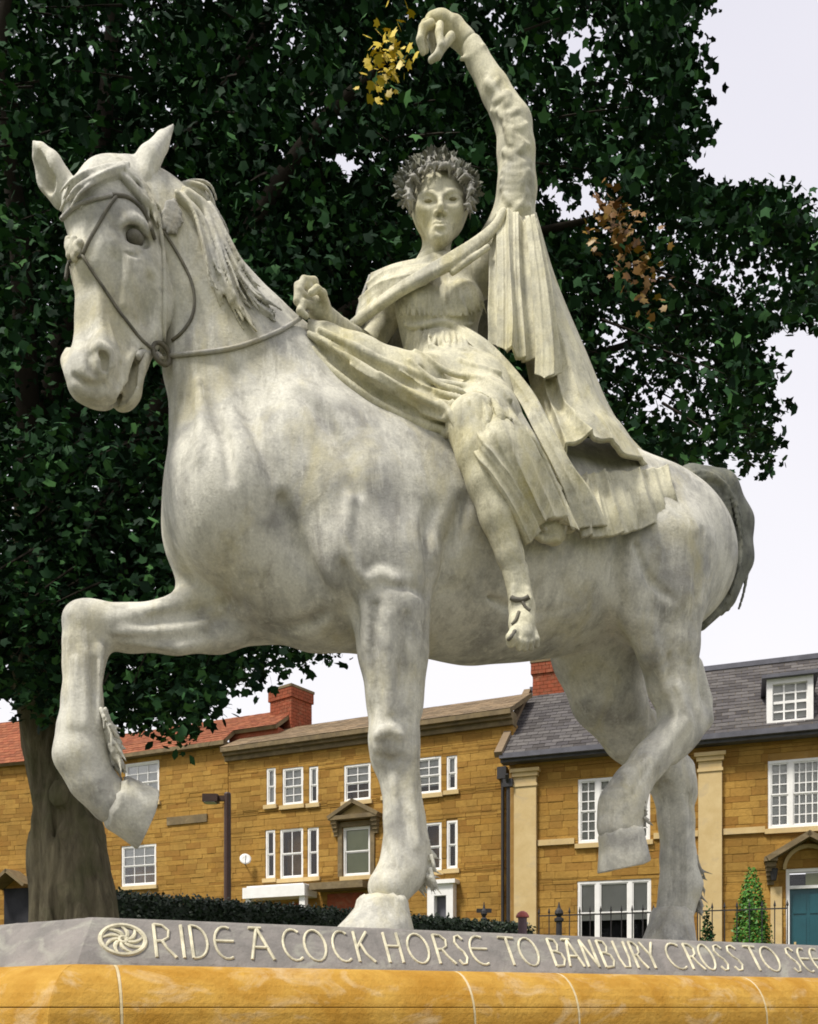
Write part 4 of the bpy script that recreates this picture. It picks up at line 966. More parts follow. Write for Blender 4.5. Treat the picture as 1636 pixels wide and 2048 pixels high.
m.tube([emb(a, .17) for a in np.linspace(0, 2 * math.pi, 13)], .007, 6, False); tag(m.build('emblem', MATS['letter_gold'], cap), 'round raised whirl emblem at the start of the inscription')
# ------------------------------------------------------------------ houses
def wall_mat(name, a, b_, c_):
    m, nt, b = nodes_of(name, 0.9, 0.15); vec = world_co(nt)
    oi = N(nt, 'ShaderNodeObjectInfo'); ge = N(nt, 'ShaderNodeNewGeometry')
    ad = N(nt, 'ShaderNodeMath', operation='ADD'); nt.links.new(oi.outputs['Random'], ad.inputs[0]); nt.links.new(ge.outputs['Random Per Island'], ad.inputs[1])
    fr = N(nt, 'ShaderNodeMath', operation='FRACT'); nt.links.new(ad.outputs[0], fr.inputs[0])
    c = ramp(nt, fr.outputs[0], [(0, a), (0.45, b_), (0.8, c_), (1, tuple(q * 0.78 for q in a))])
    c = mix(nt, ramp(nt, noise(nt, 0.8, 7, 0.7, vec), [(0.40, 0), (0.66, 0.75)]), c, tuple(q * 0.55 for q in b_))
    c = mix(nt, ramp(nt, noise(nt, 9, 6, 0.7, vec), [(0.45, 0), (0.75, 0.5)]), c, tuple(q * 0.5 for q in a))
    nt.links.new(c, b.inputs['Base Color']); bump(nt, b, noise(nt, 16, 5, 0.65, vec), 0.5, 0.03); return m
wall_mat('ironstone', (0.36, 0.195, 0.042), (0.44, 0.26, 0.065), (0.29, 0.145, 0.034))
stone('wall_mortar', (0.36, 0.21, 0.06), (0.28, 0.16, 0.045), (0.40, 0.26, 0.11), 2.0)
stone('dressed_stone', (0.60, 0.46, 0.24), (0.52, 0.38, 0.18), (0.46, 0.36, 0.22), 2.0)
stone('dark_stone', (0.20, 0.15, 0.08), (0.13, 0.10, 0.06), (0.26, 0.20, 0.12), 3.0)
stone('brick_red', (0.30, 0.075, 0.035), (0.20, 0.06, 0.03), (0.28, 0.14, 0.08), 4.0)
wall_mat('slate', (0.085, 0.078, 0.082), (0.14, 0.13, 0.125), (0.06, 0.054, 0.052))
wall_mat('red_tile', (0.28, 0.085, 0.045), (0.34, 0.13, 0.065), (0.22, 0.08, 0.045))
wall_mat('stone_slate', (0.25, 0.19, 0.12), (0.33, 0.24, 0.15), (0.20, 0.15, 0.10))
plain('white_paint', (0.80, 0.79, 0.77), 0.45, 0.4, 0.06, 4, 0.05)
plain('blind', (0.66, 0.66, 0.62), 0.8, 0.2, 0.06, 3, 0.0)
plain('green_blind', (0.40, 0.42, 0.20), 0.8, 0.2, 0.08, 3, 0.0)
plain('room', (0.035, 0.035, 0.04), 0.9, 0.1, 0.3, 1.5, 0.0)  # near-black colour standing in for the shade of an unlit interior
plain('black_iron', (0.025, 0.024, 0.026), 0.5, 0.4, 0.2, 8, 0.1)
plain('lead_grey', (0.10, 0.10, 0.12), 0.5, 0.4, 0.25, 3, 0.1)
plain('teal_paint', (0.012, 0.075, 0.095), 0.35, 0.5, 0.1, 3, 0.02)
plain('lamp_brown', (0.055, 0.028, 0.022), 0.5, 0.4, 0.2, 6, 0.1)
gm, nt, gb = nodes_of('window_glass', 0.05, 0.5); nt.nodes.remove(gb)
tr = N(nt, 'ShaderNodeBsdfTransparent'); gl = N(nt, 'ShaderNodeBsdfGlossy'); gl.inputs['Roughness'].default_value = 0.03
fz = N(nt, 'ShaderNodeFresnel'); fz.inputs['IOR'].default_value = 1.45; mxs = N(nt, 'ShaderNodeMixShader')
nt.links.new(fz.outputs[0], mxs.inputs[0]); nt.links.new(tr.outputs[0], mxs.inputs[1]); nt.links.new(gl.outputs[0], mxs.inputs[2])
nt.links.new(mxs.outputs[0], [q for q in nt.nodes if q.type == 'OUTPUT_MATERIAL'][0].inputs['Surface'])

CUBE = MB().bbox((0, 0, 0), (1, 1, 1))
bm = bmesh.new(); me = CUBE.mesh('stone'); bm.from_mesh(me); bmesh.ops.bevel(bm, geom=list(bm.edges), offset=.04, segments=1, affect='EDGES'); bm.to_mesh(me); bm.free(); STONE = me
STONE.materials.append(MATS['ironstone'])

class Facade:
    def __init__(s, A, B, z0, z1, root):
        s.A = V(*A[:2], 0); s.B = V(*B[:2], 0); s.d = nrm(s.B - s.A); s.L = np.linalg.norm(s.B - s.A); s.n = V(s.d[1], -s.d[0], 0); s.z0, s.z1, s.root = z0, z1, root; s.open = []
        if s.n[1] > 0: s.n = -s.n
    def at(s, u, z, o=0.0): return s.A + s.d * u + s.n * o + V(0, 0, z)
    def px(s, px, py): q = on_line(px, py, s.A, s.B); return float((q - s.A).dot(s.d)), q[2]
    def box(s, m, u0, u1, z0, z1, o0, o1): m.box(s.at(u0, z0, o0), s.d * (u1 - u0), V(0, 0, z1 - z0), s.n * (o1 - o0)); return m
    def rect(s, x0, x1, y0, y1):                       # a window's rectangle from its place in the photograph
        a = s.px(x0, (y0 + y1) / 2)[0]; b = s.px(x1, (y0 + y1) / 2)[0]; xm = (x0 + x1) / 2; return a, b, s.px(xm, y1)[1], s.px(xm, y0)[1]
    def part(s, name, rects, mat, parent=None):
        m = MB()
        for q in rects: s.box(m, *q)
        return m.build(name, MATS[mat], parent or s.root)
    def window(s, x0, x1, y0, y1, cols=2, rows=(1, 1), back='room', lights=None, lintel=True, fr=.07):
        u0, u1, z0, z1 = s.rect(x0, x1, y0, y1); s.open.append((u0, u1, z0, z1)); w = u1 - u0; h = z1 - z0
        o0, o1 = -.10, -.02
        m = MB(); s.box(m, u0, u0 + fr, z0, z1, o0, o1); s.box(m, u1 - fr, u1, z0, z1, o0, o1); s.box(m, u0 + fr, u1 - fr, z1 - fr, z1, o0, o1); s.box(m, u0 + fr, u1 - fr, z0, z0 + fr * 1.2, o0, o1)
        lights = lights or [(0, 1, cols)]
        for i in range(len(lights) - 1): uu = u0 + w * lights[i][1]; s.box(m, uu - fr * .8, uu + fr * .8, z0 + fr * 1.2, z1 - fr, o0, o1)
        win = m.build('window', MATS['white_paint'], s.root)
        zm = (z0 + z1) / 2
        for a, b, nc in lights:
            a_, b_ = u0 + w * a + (fr if a == 0 else fr * .8), u0 + w * b - (fr if b == 1 else fr * .8)
            for k, (za, zb, oo) in enumerate(((z0 + fr * 1.2, zm, -.09), (zm, z1 - fr, -.07))):
                m = MB(); f = .035
                s.box(m, a_, b_, za, za + f, oo, oo + .03); s.box(m, a_, b_, zb - f, zb, oo, oo + .03); s.box(m, a_, a_ + f, za + f, zb - f, oo, oo + .03); s.box(m, b_ - f, b_, za + f, zb - f, oo, oo + .03)
                for i in range(1, nc): c = a_ + (b_ - a_) * i / nc; s.box(m, c - .014, c + .014, za + f, zb - f, oo + .004, oo + .026)
                for i in range(1, rows[k]): c = za + (zb - za) * i / rows[k]; s.box(m, a_ + f, b_ - f, c - .014, c + .014, oo + .006, oo + .024)
                m.build('sash', MATS['white_paint'], win)
                m = MB(); s.box(m, a_ + f, b_ - f, za + f, zb - f, oo + .011, oo + .015); m.build('pane', MATS['window_glass'], win)
        m = MB()
        s.box(m, u0, u1, z0, z1, -.50, -.48); m.build('room', MATS['room'], win)  # flat dark board behind the glass, interior shade painted as its colour
        if back != 'room':
            part, bm_ = (1.0, back) if isinstance(back, str) else back
            m = MB(); s.box(m, u0 + fr, u1 - fr, z1 - fr - (h - 2 * fr) * part, z1 - fr, -.128, -.120); m.build('blind', MATS[bm_], win)
        if lintel: s.part('sill', [(u0 - .08, u1 + .08, z0 - .13, z0, -.1, .09)], 'dressed_stone', None); s.open.append((u0 - .08, u1 + .08, z0 - .13, z0))
        return win
    def build(s, ch=.2, seed=1, keep=300, u0=0.0, u1=None):
        u1 = u1 or s.L; rg = random.Random(seed); op = s.open; rect = []
        zs = [s.z0]
        while zs[-1] < s.z1 - .02: zs.append(min(s.z1, zs[-1] + ch * rg.uniform(.8, 1.25)))
        cuts = []
        for za, zb in zip(zs[:-1], zs[1:]):
            u = u0 - rg.uniform(0, .3)
            while u < u1:
                v = u + rg.uniform(.28, .75)
                segs = [(max(u, u0), min(v, u1))]
                zz = [za] + sorted(q for o in op for q in o[2:] if za + .02 < q < zb - .02) + [zb]
                for z_a, z_b in zip(zz[:-1], zz[1:]):
                    sg = list(segs)
                    for o in op:
                        if o[2] < z_b - .01 and o[3] > z_a + .01:
                            nx = []
                            for a, b in sg:
                                if o[1] <= a or o[0] >= b: nx.append((a, b))
                                else:
                                    if o[0] > a: nx.append((a, o[0]))
                                    if o[1] < b: nx.append((o[1], b))
                            sg = nx
                    rect += [(a, b, z_a, z_b) for a, b in sg if b - a > .02]
                u = v
        # wall core behind the stones, open at the windows
        zc = sorted(set([s.z0, s.z1] + [q for o in op for q in o[2:] if s.z0 < q < s.z1])); m = MB()
        for za, zb in zip(zc[:-1], zc[1:]):
            iv = [(u0, u1)]
            for o in op:
                if o[2] < zb - .001 and o[3] > za + .001:
                    nx = []
                    for a, b in iv:
                        if o[1] <= a or o[0] >= b: nx.append((a, b))
                        else:
                            if o[0] > a: nx.append((a, o[0]))
                            if o[1] < b: nx.append((o[1], b))
                    iv = nx
            for a, b in iv: s.box(m, a, b, za, zb, -.45, -.022)
        wall = m.build('wall', MATS['wall_mortar'], s.root)
        g = .0035; big = []; rest = MB()
        def vis(r):
            c = s.at((r[0] + r[1]) / 2, (r[2] + r[3]) / 2); x = HX + FPX * c[0] / c[1]; y = HY - FPX * (c[2] - CZ) / c[1]
            return (r[1] - r[0]) * (r[3] - r[2]) / c[1] ** 2 * (1 if -20 < x < 1650 and y < 1840 else 0)
        rect.sort(key=vis, reverse=True)
        R3 = Matrix(np.array([s.d, -s.n, V(0, 0, 1)]).T.tolist()).to_euler()
        for i, (a, b, za, zb) in enumerate(rect):
            pr = rg.uniform(-.006, .012)
            if i < keep:
                o = bpy.data.objects.new('stone', STONE); COL.objects.link(o); o.location = s.at(a + g, za + g, pr); o.rotation_euler = R3; o.scale = (b - a - 2 * g, .05 + pr, zb - za - 2 * g); adopt(o, wall)
            else: s.box(rest, a + g, b - g, za + g, zb - g, -.05, pr)
        if rest.v: tag(rest.build('stonework', MATS['ironstone'], wall), kind='stuff')
        return wall
def slates(name, fac, u0, u1, zb, ob, rise, run, mat, parent, w=.32, h=.26, seed=1, skip=None):
    # overlapping slates from the eaves (height zb, offset ob in front) up the slope
    rg = random.Random(seed); m = MB(); L = math.hypot(rise, run); n = int(L / h) + 1; up = nrm(-fac.n * run + V(0, 0, rise)); nn = nrm(fac.n * rise + V(0, 0, run))
    for i in range(n):
        u = u0 - (w / 2 if i % 2 else 0); l = min(h * 1.25, L - i * h)
        if l < .04: continue
        while u < u1:
            a, b = max(u, u0) + .006, min(u + w, u1) - .006; u += w
            if b - a < .04: continue
            j = rg.uniform(-.012, .012)
            if skip and skip((a + b) / 2, i * h / L): continue
            o = fac.at(a, zb, ob) + up * (i * h + j) + nn * (.012 + rg.uniform(0, .006))
            m.box(o, fac.d * (b - a), up * l - nn * .016, nn * .014)
    deck = MB(); deck.box(fac.at(u0, zb, ob), fac.d * (u1 - u0), up * L, -nn * .12)
    r = deck.build('roof', MATS['dark_stone'], parent); tag(m.build(name, MATS[mat], r), kind='stuff'); return r
def chimney(root, c, d, n, w, dp, z0, z1, pots=2, mat='brick_red', ch=.12):
    m = MB(); rg = random.Random(4)
    m.box(V(c[0], c[1], z0) - d * (w / 2 - .02) - n * (dp / 2 - .02), d * (w - .04), n * (dp - .04), V(0, 0, z1 - z0 - .05)); st = m.build('chimney', MATS['wall_mortar'], root)
    z = z0; k = 0; bk = MB()
    while z < z1 - .05:
        ext = .05 if z > z1 - .38 else 0
        for (o, a, b, L) in ((-d * (w / 2 + ext) + n * (dp / 2 + ext), d, -n, w + 2 * ext), (-d * (w / 2 + ext) - n * (dp / 2 + ext), n, d, dp + 2 * ext), (d * (w / 2 + ext) + n * (dp / 2 + ext), -n, -d, dp + 2 * ext), (d * (w / 2 + ext) - n * (dp / 2 + ext), -d, n, w + 2 * ext)):
            u = 0 if k % 2 else -.12
            while u < L:
                p0, p1 = max(u, 0) + .006, min(u + .24, L) - .006; u += .24
                if p1 - p0 > .03: bk.box(V(c[0], c[1], z + .006) + o + a * p0, a * (p1 - p0), b * .06, V(0, 0, ch - .012))
        z += ch; k += 1
    tag(bk.build('brickwork', MATS[mat], st), kind='stuff')
    m = MB(); m.box(V(c[0], c[1], z) - d * (w / 2 + .07) - n * (dp / 2 + .07), d * (w + .14), n * (dp + .14), V(0, 0, .09)); m.build('coping', MATS['dark_stone'], st)
    return st
GZ = 2.2
def plan(px, y): return ((px - HX) / FPX * y, y)
def zat(py, y): return CZ + (HY - py) / FPX * y

# --- nearest house, with pale pilasters
A, B = plan(1030, 26.7), plan(1636, 24.0); d = nrm(V(*B, 0) - V(*A, 0)); B2 = (V(*B, 0) + d * 6.5)[:2]
hr = empty('stone_house', (*A, GZ)); tag(hr, 'ironstone house with pale pilasters, slate roof, dormer and teal door', 'house')
f = Facade(A, B2, GZ, zat(1522, 26.7), hr); EZ = f.z1
f.window(1156, 1300, 1553, 1684, back='blind', rows=(3, 3), lights=[(0, .28, 2), (.28, .72, 3), (.72, 1, 2)])
f.window(1155, 1302, 1760, 1890, back=(.62, 'blind'), rows=(1, 1), lights=[(0, .28, 1), (.28, .72, 1), (.72, 1, 1)])
f.window(1536, 1690, 1516, 1654, back=(1.0, 'blind'), rows=(3, 3), lights=[(0, .30, 2), (.30, .70, 4), (.70, 1, 2)])
f.window(1850, 1990, 1492, 1640, back="blind", rows=(3, 3), lights=[(0, .30, 2), (.30, .70, 4), (.70, 1, 2)]); f.window(1850, 1990, 1745, 1880, back=(.6, "blind"), lights=[(0, .28, 1), (.28, .72, 1), (.72, 1, 1)])
u0, u1, z0, z1 = f.rect(1572, 1662, 1736, 1900); f.open.append((u0, u1, GZ, z1))
dz = f.px(1615, 1776)[1]
dr = f.part('door', [(u0 + .09, u1 - .09, GZ, dz, -.2, -.14)], 'teal_paint')
w = u1 - u0 - .18
f.part('door_panel', [(u0 + .09 + w * a, u0 + .09 + w * b, GZ + za, GZ + zb, -.139, -.118) for a, b in ((.1, .45), (.55, .9)) for za, zb in ((.25, .85), (1.0, dz - GZ - .75), (dz - GZ - .65, dz - GZ - .15))], 'teal_paint', dr)
f.part('handle', [(u0 + .2, u0 + .25, GZ + 1.0, GZ + 1.12, -.138, -.09)], 'dressed_stone', dr)
fr = f.part('door_frame', [(u0, u0 + .09, GZ, z1, -.25, -.03), (u1 - .09, u1, GZ, z1, -.25, -.03), (u0 + .09, u1 - .09, z1 - .09, z1, -.25, -.03), (u0 + .09, u1 - .09, dz, dz + .08, -.25, -.05)], 'white_paint')
f.part('pane', [(u0 + .09, u1 - .09, dz + .08, z1 - .09, -.16, -.15)], 'window_glass', fr); f.part('fanlight_room', [(u0 + .09, u1 - .09, dz + .08, z1 - .09, -.5, -.48)], 'room', fr)  # same dark board behind the fanlight, its shade is plain colour
f.part('blind', [(u0 + w * .55, u1 - .09, dz + .08, z1 - .09, -.30, -.29)], 'green_blind', fr)
# arched hood over the door
uc = (u0 + u1) / 2; zt = f.px(1600, 1738)[1]; hz = f.px(1600, 1668)[1]; hw = (u1 - u0) / 2 + .38
m = MB()
for s in (-1, 1):
    a0 = f.at(uc + s * (hw + .12), zt + .30, 0); a1 = f.at(uc, hz, 0); dd = nrm(a1 - a0); m.box(a0, a1 - a0, f.n * .55, nrm(np.cross(f.n, dd)) * .14 * s)
    f.box(m, uc + s * hw - .16, uc + s * hw + .16, zt + .18, zt + .30, 0.001, .5)
hood = m.build('door_hood', MATS['dark_stone'], hr)
pts = [(uc + (hw - .3) * math.cos(a), zt + (hz - zt - .28) * math.sin(a)) for a in np.linspace(0, math.pi, 17)]
m = MB()
for (a, b), (c, e) in zip(pts[:-1], pts[1:]): m.prism([f.at(a, b, .002), f.at(c, e, .002), f.at(uc + (c - uc) * .86, zt + (e - zt) * .84, .002), f.at(uc + (a - uc) * .86, zt + (b - zt) * .84, .002)], f.n * .09)
m.build('arch', MATS['dressed_stone'], hood)
for s in (-1, 1):
    m = MB()
    for k in range(5): f.box(m, uc + s * hw - .13 + .012 * k, uc + s * hw + .13 - .012 * k, zt + .16 - .11 * (k + 1), zt + .17 - .11 * k, .001, .40 - .07 * k)
    m.build('bracket', MATS['dark_stone'], hood)
for s in (-1, 1): f.part('door_surround', [(uc + s * (hw - .14) - .14, uc + s * (hw - .14) + .14, GZ, zt - .45, .001, .07)], 'dressed_stone')
for x0, x1, yt in ((1030, 1074, 1540), (1397, 1444, 1508)):
    a, b, _, zt_ = f.rect(x0, x1, yt, 1800)
    pl = f.part('pilaster', [(a, b, GZ, zt_ - .5, 0.0, .14)], 'dressed_stone')
    f.part('capital', [(a - .03, b + .03, zt_ - .5, zt_ - .42, 0, .17), (a, b, zt_ - .42, zt_ - .22, 0, .145), (a - .05, b + .05, zt_ - .22, zt_ - .10, 0, .20), (a - .10, b + .10, zt_ - .10, zt_, 0, .25)], 'dressed_stone', pl)
    f.open.append((a, b, GZ, zt_))
zs_ = f.px(1114, 1690)[1]; zs2 = f.px(1114, 1680)[1]
us = f.rect(1156, 1300, 1553, 1684); 
for a, b in ((f.px(1076, 1690)[0], us[0] - .1), (us[1] + .1, f.px(1396, 1690)[0]), (f.px(1446, 1690)[0], f.px(1530, 1690)[0])): f.part('string_course', [(a, b, zs_, zs2 + .02, -.02, .06)], 'dressed_stone')
f.build(.19, 3)
f.part('gutter', [(-.35, f.L, EZ - .02, EZ + .12, .30, .50), (-.35, f.L, EZ - .10, EZ - .03, -.05, .34)], 'lead_grey')
rise, run = 3.05, 3.9
rf = slates('slates', f, -.3, f.L, EZ + .10, .42, rise, run, 'slate', hr, .34, .24, 5)
f.part('ridge', [(-.3, f.L, EZ + .10 + rise - .03, EZ + .10 + rise + .12, .42 - run - .12, .42 - run + .12)], 'lead_grey', rf)
vm = MB(); up = nrm(-f.n * run + V(0, 0, rise)); vm.box(f.at(-.48, EZ + .02, .46), f.d * .22, up * math.hypot(rise, run), nrm(f.n * rise + V(0, 0, run)) * .17); vm.build('verge', MATS['stone_slate'], rf)
gbm = MB(); gbm.prism([f.at(-.28, EZ, .3), f.at(-.28, EZ + rise, .42 - run), f.at(-.28, EZ, .42 - 2 * run)], f.d * .2); gbm.build('gable', MATS['wall_mortar'], hr)
gbm = MB(); f.box(gbm, -.28, -.08, GZ, EZ, -7.4, -.46); gbm.build('side_wall', MATS['wall_mortar'], hr)
c = f.at(.35, 0, .42 - run); chimney(hr, c, f.d, f.n, 1.0, .75, EZ + 2.0, zat(1332, c[1]), mat='brick_red')
# dormer
uo = f.px(1581, 1460)[0]; e0 = f.at(0, EZ + .10, .42); rn = nrm(f.n * rise + V(0, 0, run)); ray = P(1580, 1440, 1.0) - V(0, 0, CZ); eye = V(0, 0, CZ)
c = eye + ray * float((e0 - eye).dot(rn) / ray.dot(rn)); do = float((c - f.A).dot(f.n)) + .12
ff = Facade((f.A + f.n * do)[:2], (f.A + f.n * do + f.d)[:2], 0, 0, hr)
a, b, z0, z1 = ff.rect(1540, 1620, 1362, 1440)
dm = MB(); ff.box(dm, a - .05, b + .05, z0 - .1, z1 + .05, -2.2, -.5); dorm = dm.build('dormer', MATS['lead_grey'], hr)
ff.part('dormer_front', [(a - .08, a + .06, z0 - .1, z1 + .1, -.5, 0), (b - .06, b + .08, z0 - .1, z1 + .1, -.5, 0), (a + .06, b - .06, z1 - .04, z1 + .1, -.5, 0), (a + .06, b - .06, z0 - .1, z0 + .02, -.5, 0)], 'white_paint', dorm)
ff.part('dormer_roof', [(a - .2, b + .2, z1 + .1, z1 + .19, -2.4, .15)], 'lead_grey', dorm)
m = MB(); aa, bb, za, zb = a + .06, b - .06, z0 + .02, z1 - .04
for i in range(4): q = aa + (bb - aa) * i / 3; ff.box(m, q - .022, q + .022, za, zb, -.10, -.06)
for i in range(5): q = za + (zb - za) * i / 4; ff.box(m, aa, bb, q - (.035 if i == 2 else .02), q + (.035 if i == 2 else .02), -.098, -.062)
m.build('sash', MATS['white_paint'], dorm); ff.part('pane', [(aa, bb, za, zb, -.083, -.079)], 'window_glass', dorm); ff.part('blind', [(aa, bb, za, zb, -.16, -.15)], 'blind', dorm)
m = MB(); q = [f.at(-.16, GZ, .16), f.at(-.16, EZ - .75, .16), f.at(-.16, EZ - .45, .36)]; m.tube(q, .055, 8); f.box(m, -.30, -.02, EZ - .78, EZ - .55, .08, .26); m.build('downpipe', MATS['black_iron'], hr)
m = MB()                                               # wall lantern by the door
q = f.at(f.px(1547, 1750)[0], f.px(1547, 1760)[1], .25); m.tube([q - f.n * .25 + V(0, 0, .35), q + V(0, 0, .42), q + V(0, 0, .28)], .018, 6); m.lathe(q, [(.02, -.06), (.06, -.04), (.07, 0), (.11, .22), (.12, .24), (.03, .33), (.01, .36)], 6); tag(m.build('wall_lantern', MATS['black_iron']), 'small black iron lantern hung beside the teal door', 'lantern')

# --- middle house, three storeys with a deep cornice
A, B = plan(457, 31.45), plan(1026, 27.35)
hm = empty('stone_house', (*A, GZ)); tag(hm, 'middle ironstone house with triple sash windows and pedimented window', 'house')
f = Facade(A, B, GZ, CZ + 8.45, hm); ZC = f.z1
for x0, x1, y0, y1, nc, bk in ((533, 551, 1536, 1610, 1, 'blind'), (565, 606, 1535, 1610, 2, 'blind'), (618, 636, 1533, 1607, 1, (.5, 'blind')), (688, 741, 1528, 1602, 2, (.5, 'blind')), (768, 786, 1522, 1592, 1, 'room'), (832, 882, 1514, 1588, 2, (.8, 'blind')), (893, 914, 1511, 1581, 1, (.6, 'blind')),
                             (531, 550, 1660, 1757, 1, 'room'), (560, 606, 1657, 1757, 2, 'room'), (615, 637, 1655, 1754, 1, 'room'), (686, 741, 1653, 1752, 1, (1.0, 'green_blind')), (768, 790, 1648, 1745, 1, 'room'), (848, 883, 1645, 1742, 1, 'room'), (893, 915, 1641, 1738, 1, 'room')):
    f.window(x0, x1, y0, y1, nc, (2, 2) if y0 < 1600 and nc > 1 else (1, 1), bk, fr=.06)
# pediment over the middle window
a, b, z0, z1 = f.rect(686, 741, 1653, 1752); pz0, pz1 = f.px(713, 1640)[1], f.px(713, 1607)[1]
m = MB(); f.box(m, a - .38, b + .38, pz0, pz0 + .13, 0, .32); uc = (a + b) / 2
for s in (-1, 1):
    a0 = f.at(uc + s * ((b - a) / 2 + .42), pz0 + .13, 0); a1 = f.at(uc, pz1 + .1, 0); m.box(a0, a1 - a0, f.n * .34, nrm(np.cross(f.n, nrm(a1 - a0))) * .12 * s)
ped = m.build('pediment', MATS['dark_stone'], hm); m = MB(); m.prism([f.at(a - .3, pz0 + .13, .01), f.at(b + .3, pz0 + .13, .01), f.at(uc, pz1 - .02, .01)], f.n * .06); m.build('tympanum', MATS['dressed_stone'], ped)
for s, u in ((-1, a - .22), (1, b + .22)):
    m = MB()
    for k in range(4): f.box(m, u - .10 + .01 * k, u + .10 - .01 * k, pz0 - .12 * (k + 1), pz0 - .12 * k - .002, 0, .26 - .055 * k)
    m.build('bracket', MATS['dark_stone'], ped)
f.part('architrave', [(a - .16, a - .01, z0, z1, 0, .06), (b + .01, b + .16, z0, z1, 0, .06), (a - .16, b + .16, z1 + .002, z1 + .16, 0, .07)], 'dark_stone')
# ground floor: shallow white porch, dark door hood and a white door case
u0, u1, z0, z1 = f.rect(512, 634, 1778, 1830); po = f.part('porch', [(u0, u1, z1 - .35, z1, 0, .8), (u0 + .1, u1 - .1, z1, z1 + .06, 0, .7), (u0 + .05, u0 + .25, GZ, z1 - .35, .5, .7), (u1 - .25, u1 - .05, GZ, z1 - .35, .5, .7)], 'white_paint')
f.part('porch_door', [(u0 + .6, u1 - .6, GZ, z1 - .5, .02, .06)], 'brick_red', po)
u0, u1, z0, z1 = f.rect(640, 745, 1768, 1830); ho = f.part('door_hood', [(u0, u1, z1 - .22, z1, 0, .7)], 'dark_stone'); f.part('door', [(u0 + .3, u1 - .3, GZ, z1 - .3, .02, .06)], 'brick_red', ho)
u0, u1, z0, z1 = f.rect(862, 913, 1770, 1850); dc = f.part('door_case', [(u0, u0 + .22, GZ, z1, 0, .3), (u1 - .22, u1, GZ, z1, 0, .3), (u0 + .22, u1 - .22, z1 - .35, z1, 0, .3), (u0 - .1, u1 + .1, z1, z1 + .12, 0, .4)], 'white_paint'); f.part('door', [(u0 + .22, u1 - .22, GZ, z1 - .35, .0, .05)], 'lead_grey', dc)
f.build(.19, 8)
co = MB()
for k, (o, za, zb) in enumerate(((.10, -.10, .06), (.22, .06, .16), (.34, .16, .30))): f.box(co, -.1 - .0 * k, f.L + .02, ZC + za, ZC + zb, -.3, o)
co.build('cornice', MATS['dark_stone'], hm)
rf = slates('slates', f, -.15, f.L + .02, ZC + .31, .30, 1.12, 2.2, 'stone_slate', hm, .38, .26, 6)
m = MB(); f.box(m, -.1, f.L, GZ, ZC, -7.0, -.46); m.build('back_range', MATS['wall_mortar'], hm)
m = MB(); q = f.at(f.L - .28, 0, .12); m.tube([q + V(0, 0, GZ), q + V(0, 0, ZC - 1.6)], .05, 8); f.box(m, f.L - .42, f.L - .14, ZC - 1.7, ZC - 1.35, .02, .24); m.build('downpipe', MATS['black_iron'], hm)
q = P(491, 1717, f.at(f.px(491, 1717)[0], 0, .45)[1]); m = MB(); dn = nrm(V(.25, -1, .35)); ax = nrm(np.cross(dn, UP)); ay = np.cross(ax, dn)
vs = [q - dn * .06]; fs_ = []
for k, r_ in enumerate((.10, .19)):
    vs += [q - dn * (.05 - .03 * k) * 1.0 + r_ * (math.cos(a) * ax + math.sin(a) * ay) for a in np.linspace(0, 2 * math.pi, 20, endpoint=False)]
fs_ = [(0, 1 + (j + 1) % 20, 1 + j) for j in range(20)] + [(1 + j, 1 + (j + 1) % 20, 21 + (j + 1) % 20, 21 + j) for j in range(20)]
m.add(vs + [v - dn * .012 for v in vs], fs_ + [tuple(i + 41 for i in reversed(g)) for g in fs_] + [(21 + j, 21 + (j + 1) % 20, 62 + (j + 1) % 20, 62 + j) for j in range(20)])
dish = m.build('satellite_dish', MATS['white_paint'], None, True); tag(dish, 'small white satellite dish on the middle house wall', 'satellite dish')
m = MB(); m.tube([q - dn * .06, q - dn * .2 - V(0, 0, .1), f.at(f.px(491, 1717)[0], q[2] - .15, .0)], .022, 6); m.tube([q - V(0, 0, .17), q + dn * .22], .012, 6); m.build('mount', MATS['lead_grey'], dish)

# --- farther house with red tiles, partly behind the tree trunk
A, B = plan(80, 35.3), plan(456, 31.9)
hl = empty('stone_house', (*A, GZ)); tag(hl, 'ironstone house with red tiled roof and brick chimney beside the tree trunk', 'house')
f = Facade(A, B, GZ, zat(1492, 31.9), hl); ZL = f.z1
f.window(250, 318, 1524, 1606, 3, (2, 2), 'blind'); f.window(243, 312, 1690, 1772, 3, (2, 2), (.45, 'blind')); f.window(120, 180, 1530, 1612, 3, (2, 2), 'room')
f.part('patch', [(f.px(335, 1640)[0], f.px(415, 1640)[0], f.px(370, 1648)[1], f.px(370, 1632)[1], 0, .05)], 'dark_stone')
f.build(.17, 12)
f.part('eaves', [(-.1, f.L, ZL, ZL + .14, -.3, .28)], 'dark_stone')
slates('tiles', f, -.1, f.L, ZL + .12, .26, .5, .6, 'red_tile', hl, .26, .2, 7)
fb = Facade((f.A - f.n * .34)[:2], (f.A - f.n * .34 + f.d * (f.L + 1.7))[:2], 0, 0, hl); slates('tiles', fb, -.1, fb.L, ZL + .62, .0, 1.0, 1.5, 'red_tile', hl, .26, .2, 17)
m = MB(); f.box(m, 0, f.L, GZ, ZL, -6, -.46); m.build('back_range', MATS['wall_mortar'], hl)
m = MB(); f.box(m, f.L - .3, f.L + 1.7, ZL - 1.2, ZL + .60, -1.8, -.50); m.build('rear_wall', MATS['brick_red'], hl)
c = P(582, 1420, 33.0); chimney(hl, c, nrm(V(.80, -.60, 0)), nrm(V(-.60, -.80, 0)), 1.05, 1.05, zat(1470, 33.0) - .8, zat(1388, 33.0), mat='brick_red')
A2, B2_ = plan(-330, 38.5), plan(78, 35.5)
hf = empty('stone_house', (*A2, GZ)); tag(hf, 'far ironstone house at the left edge under red tiles', 'house')
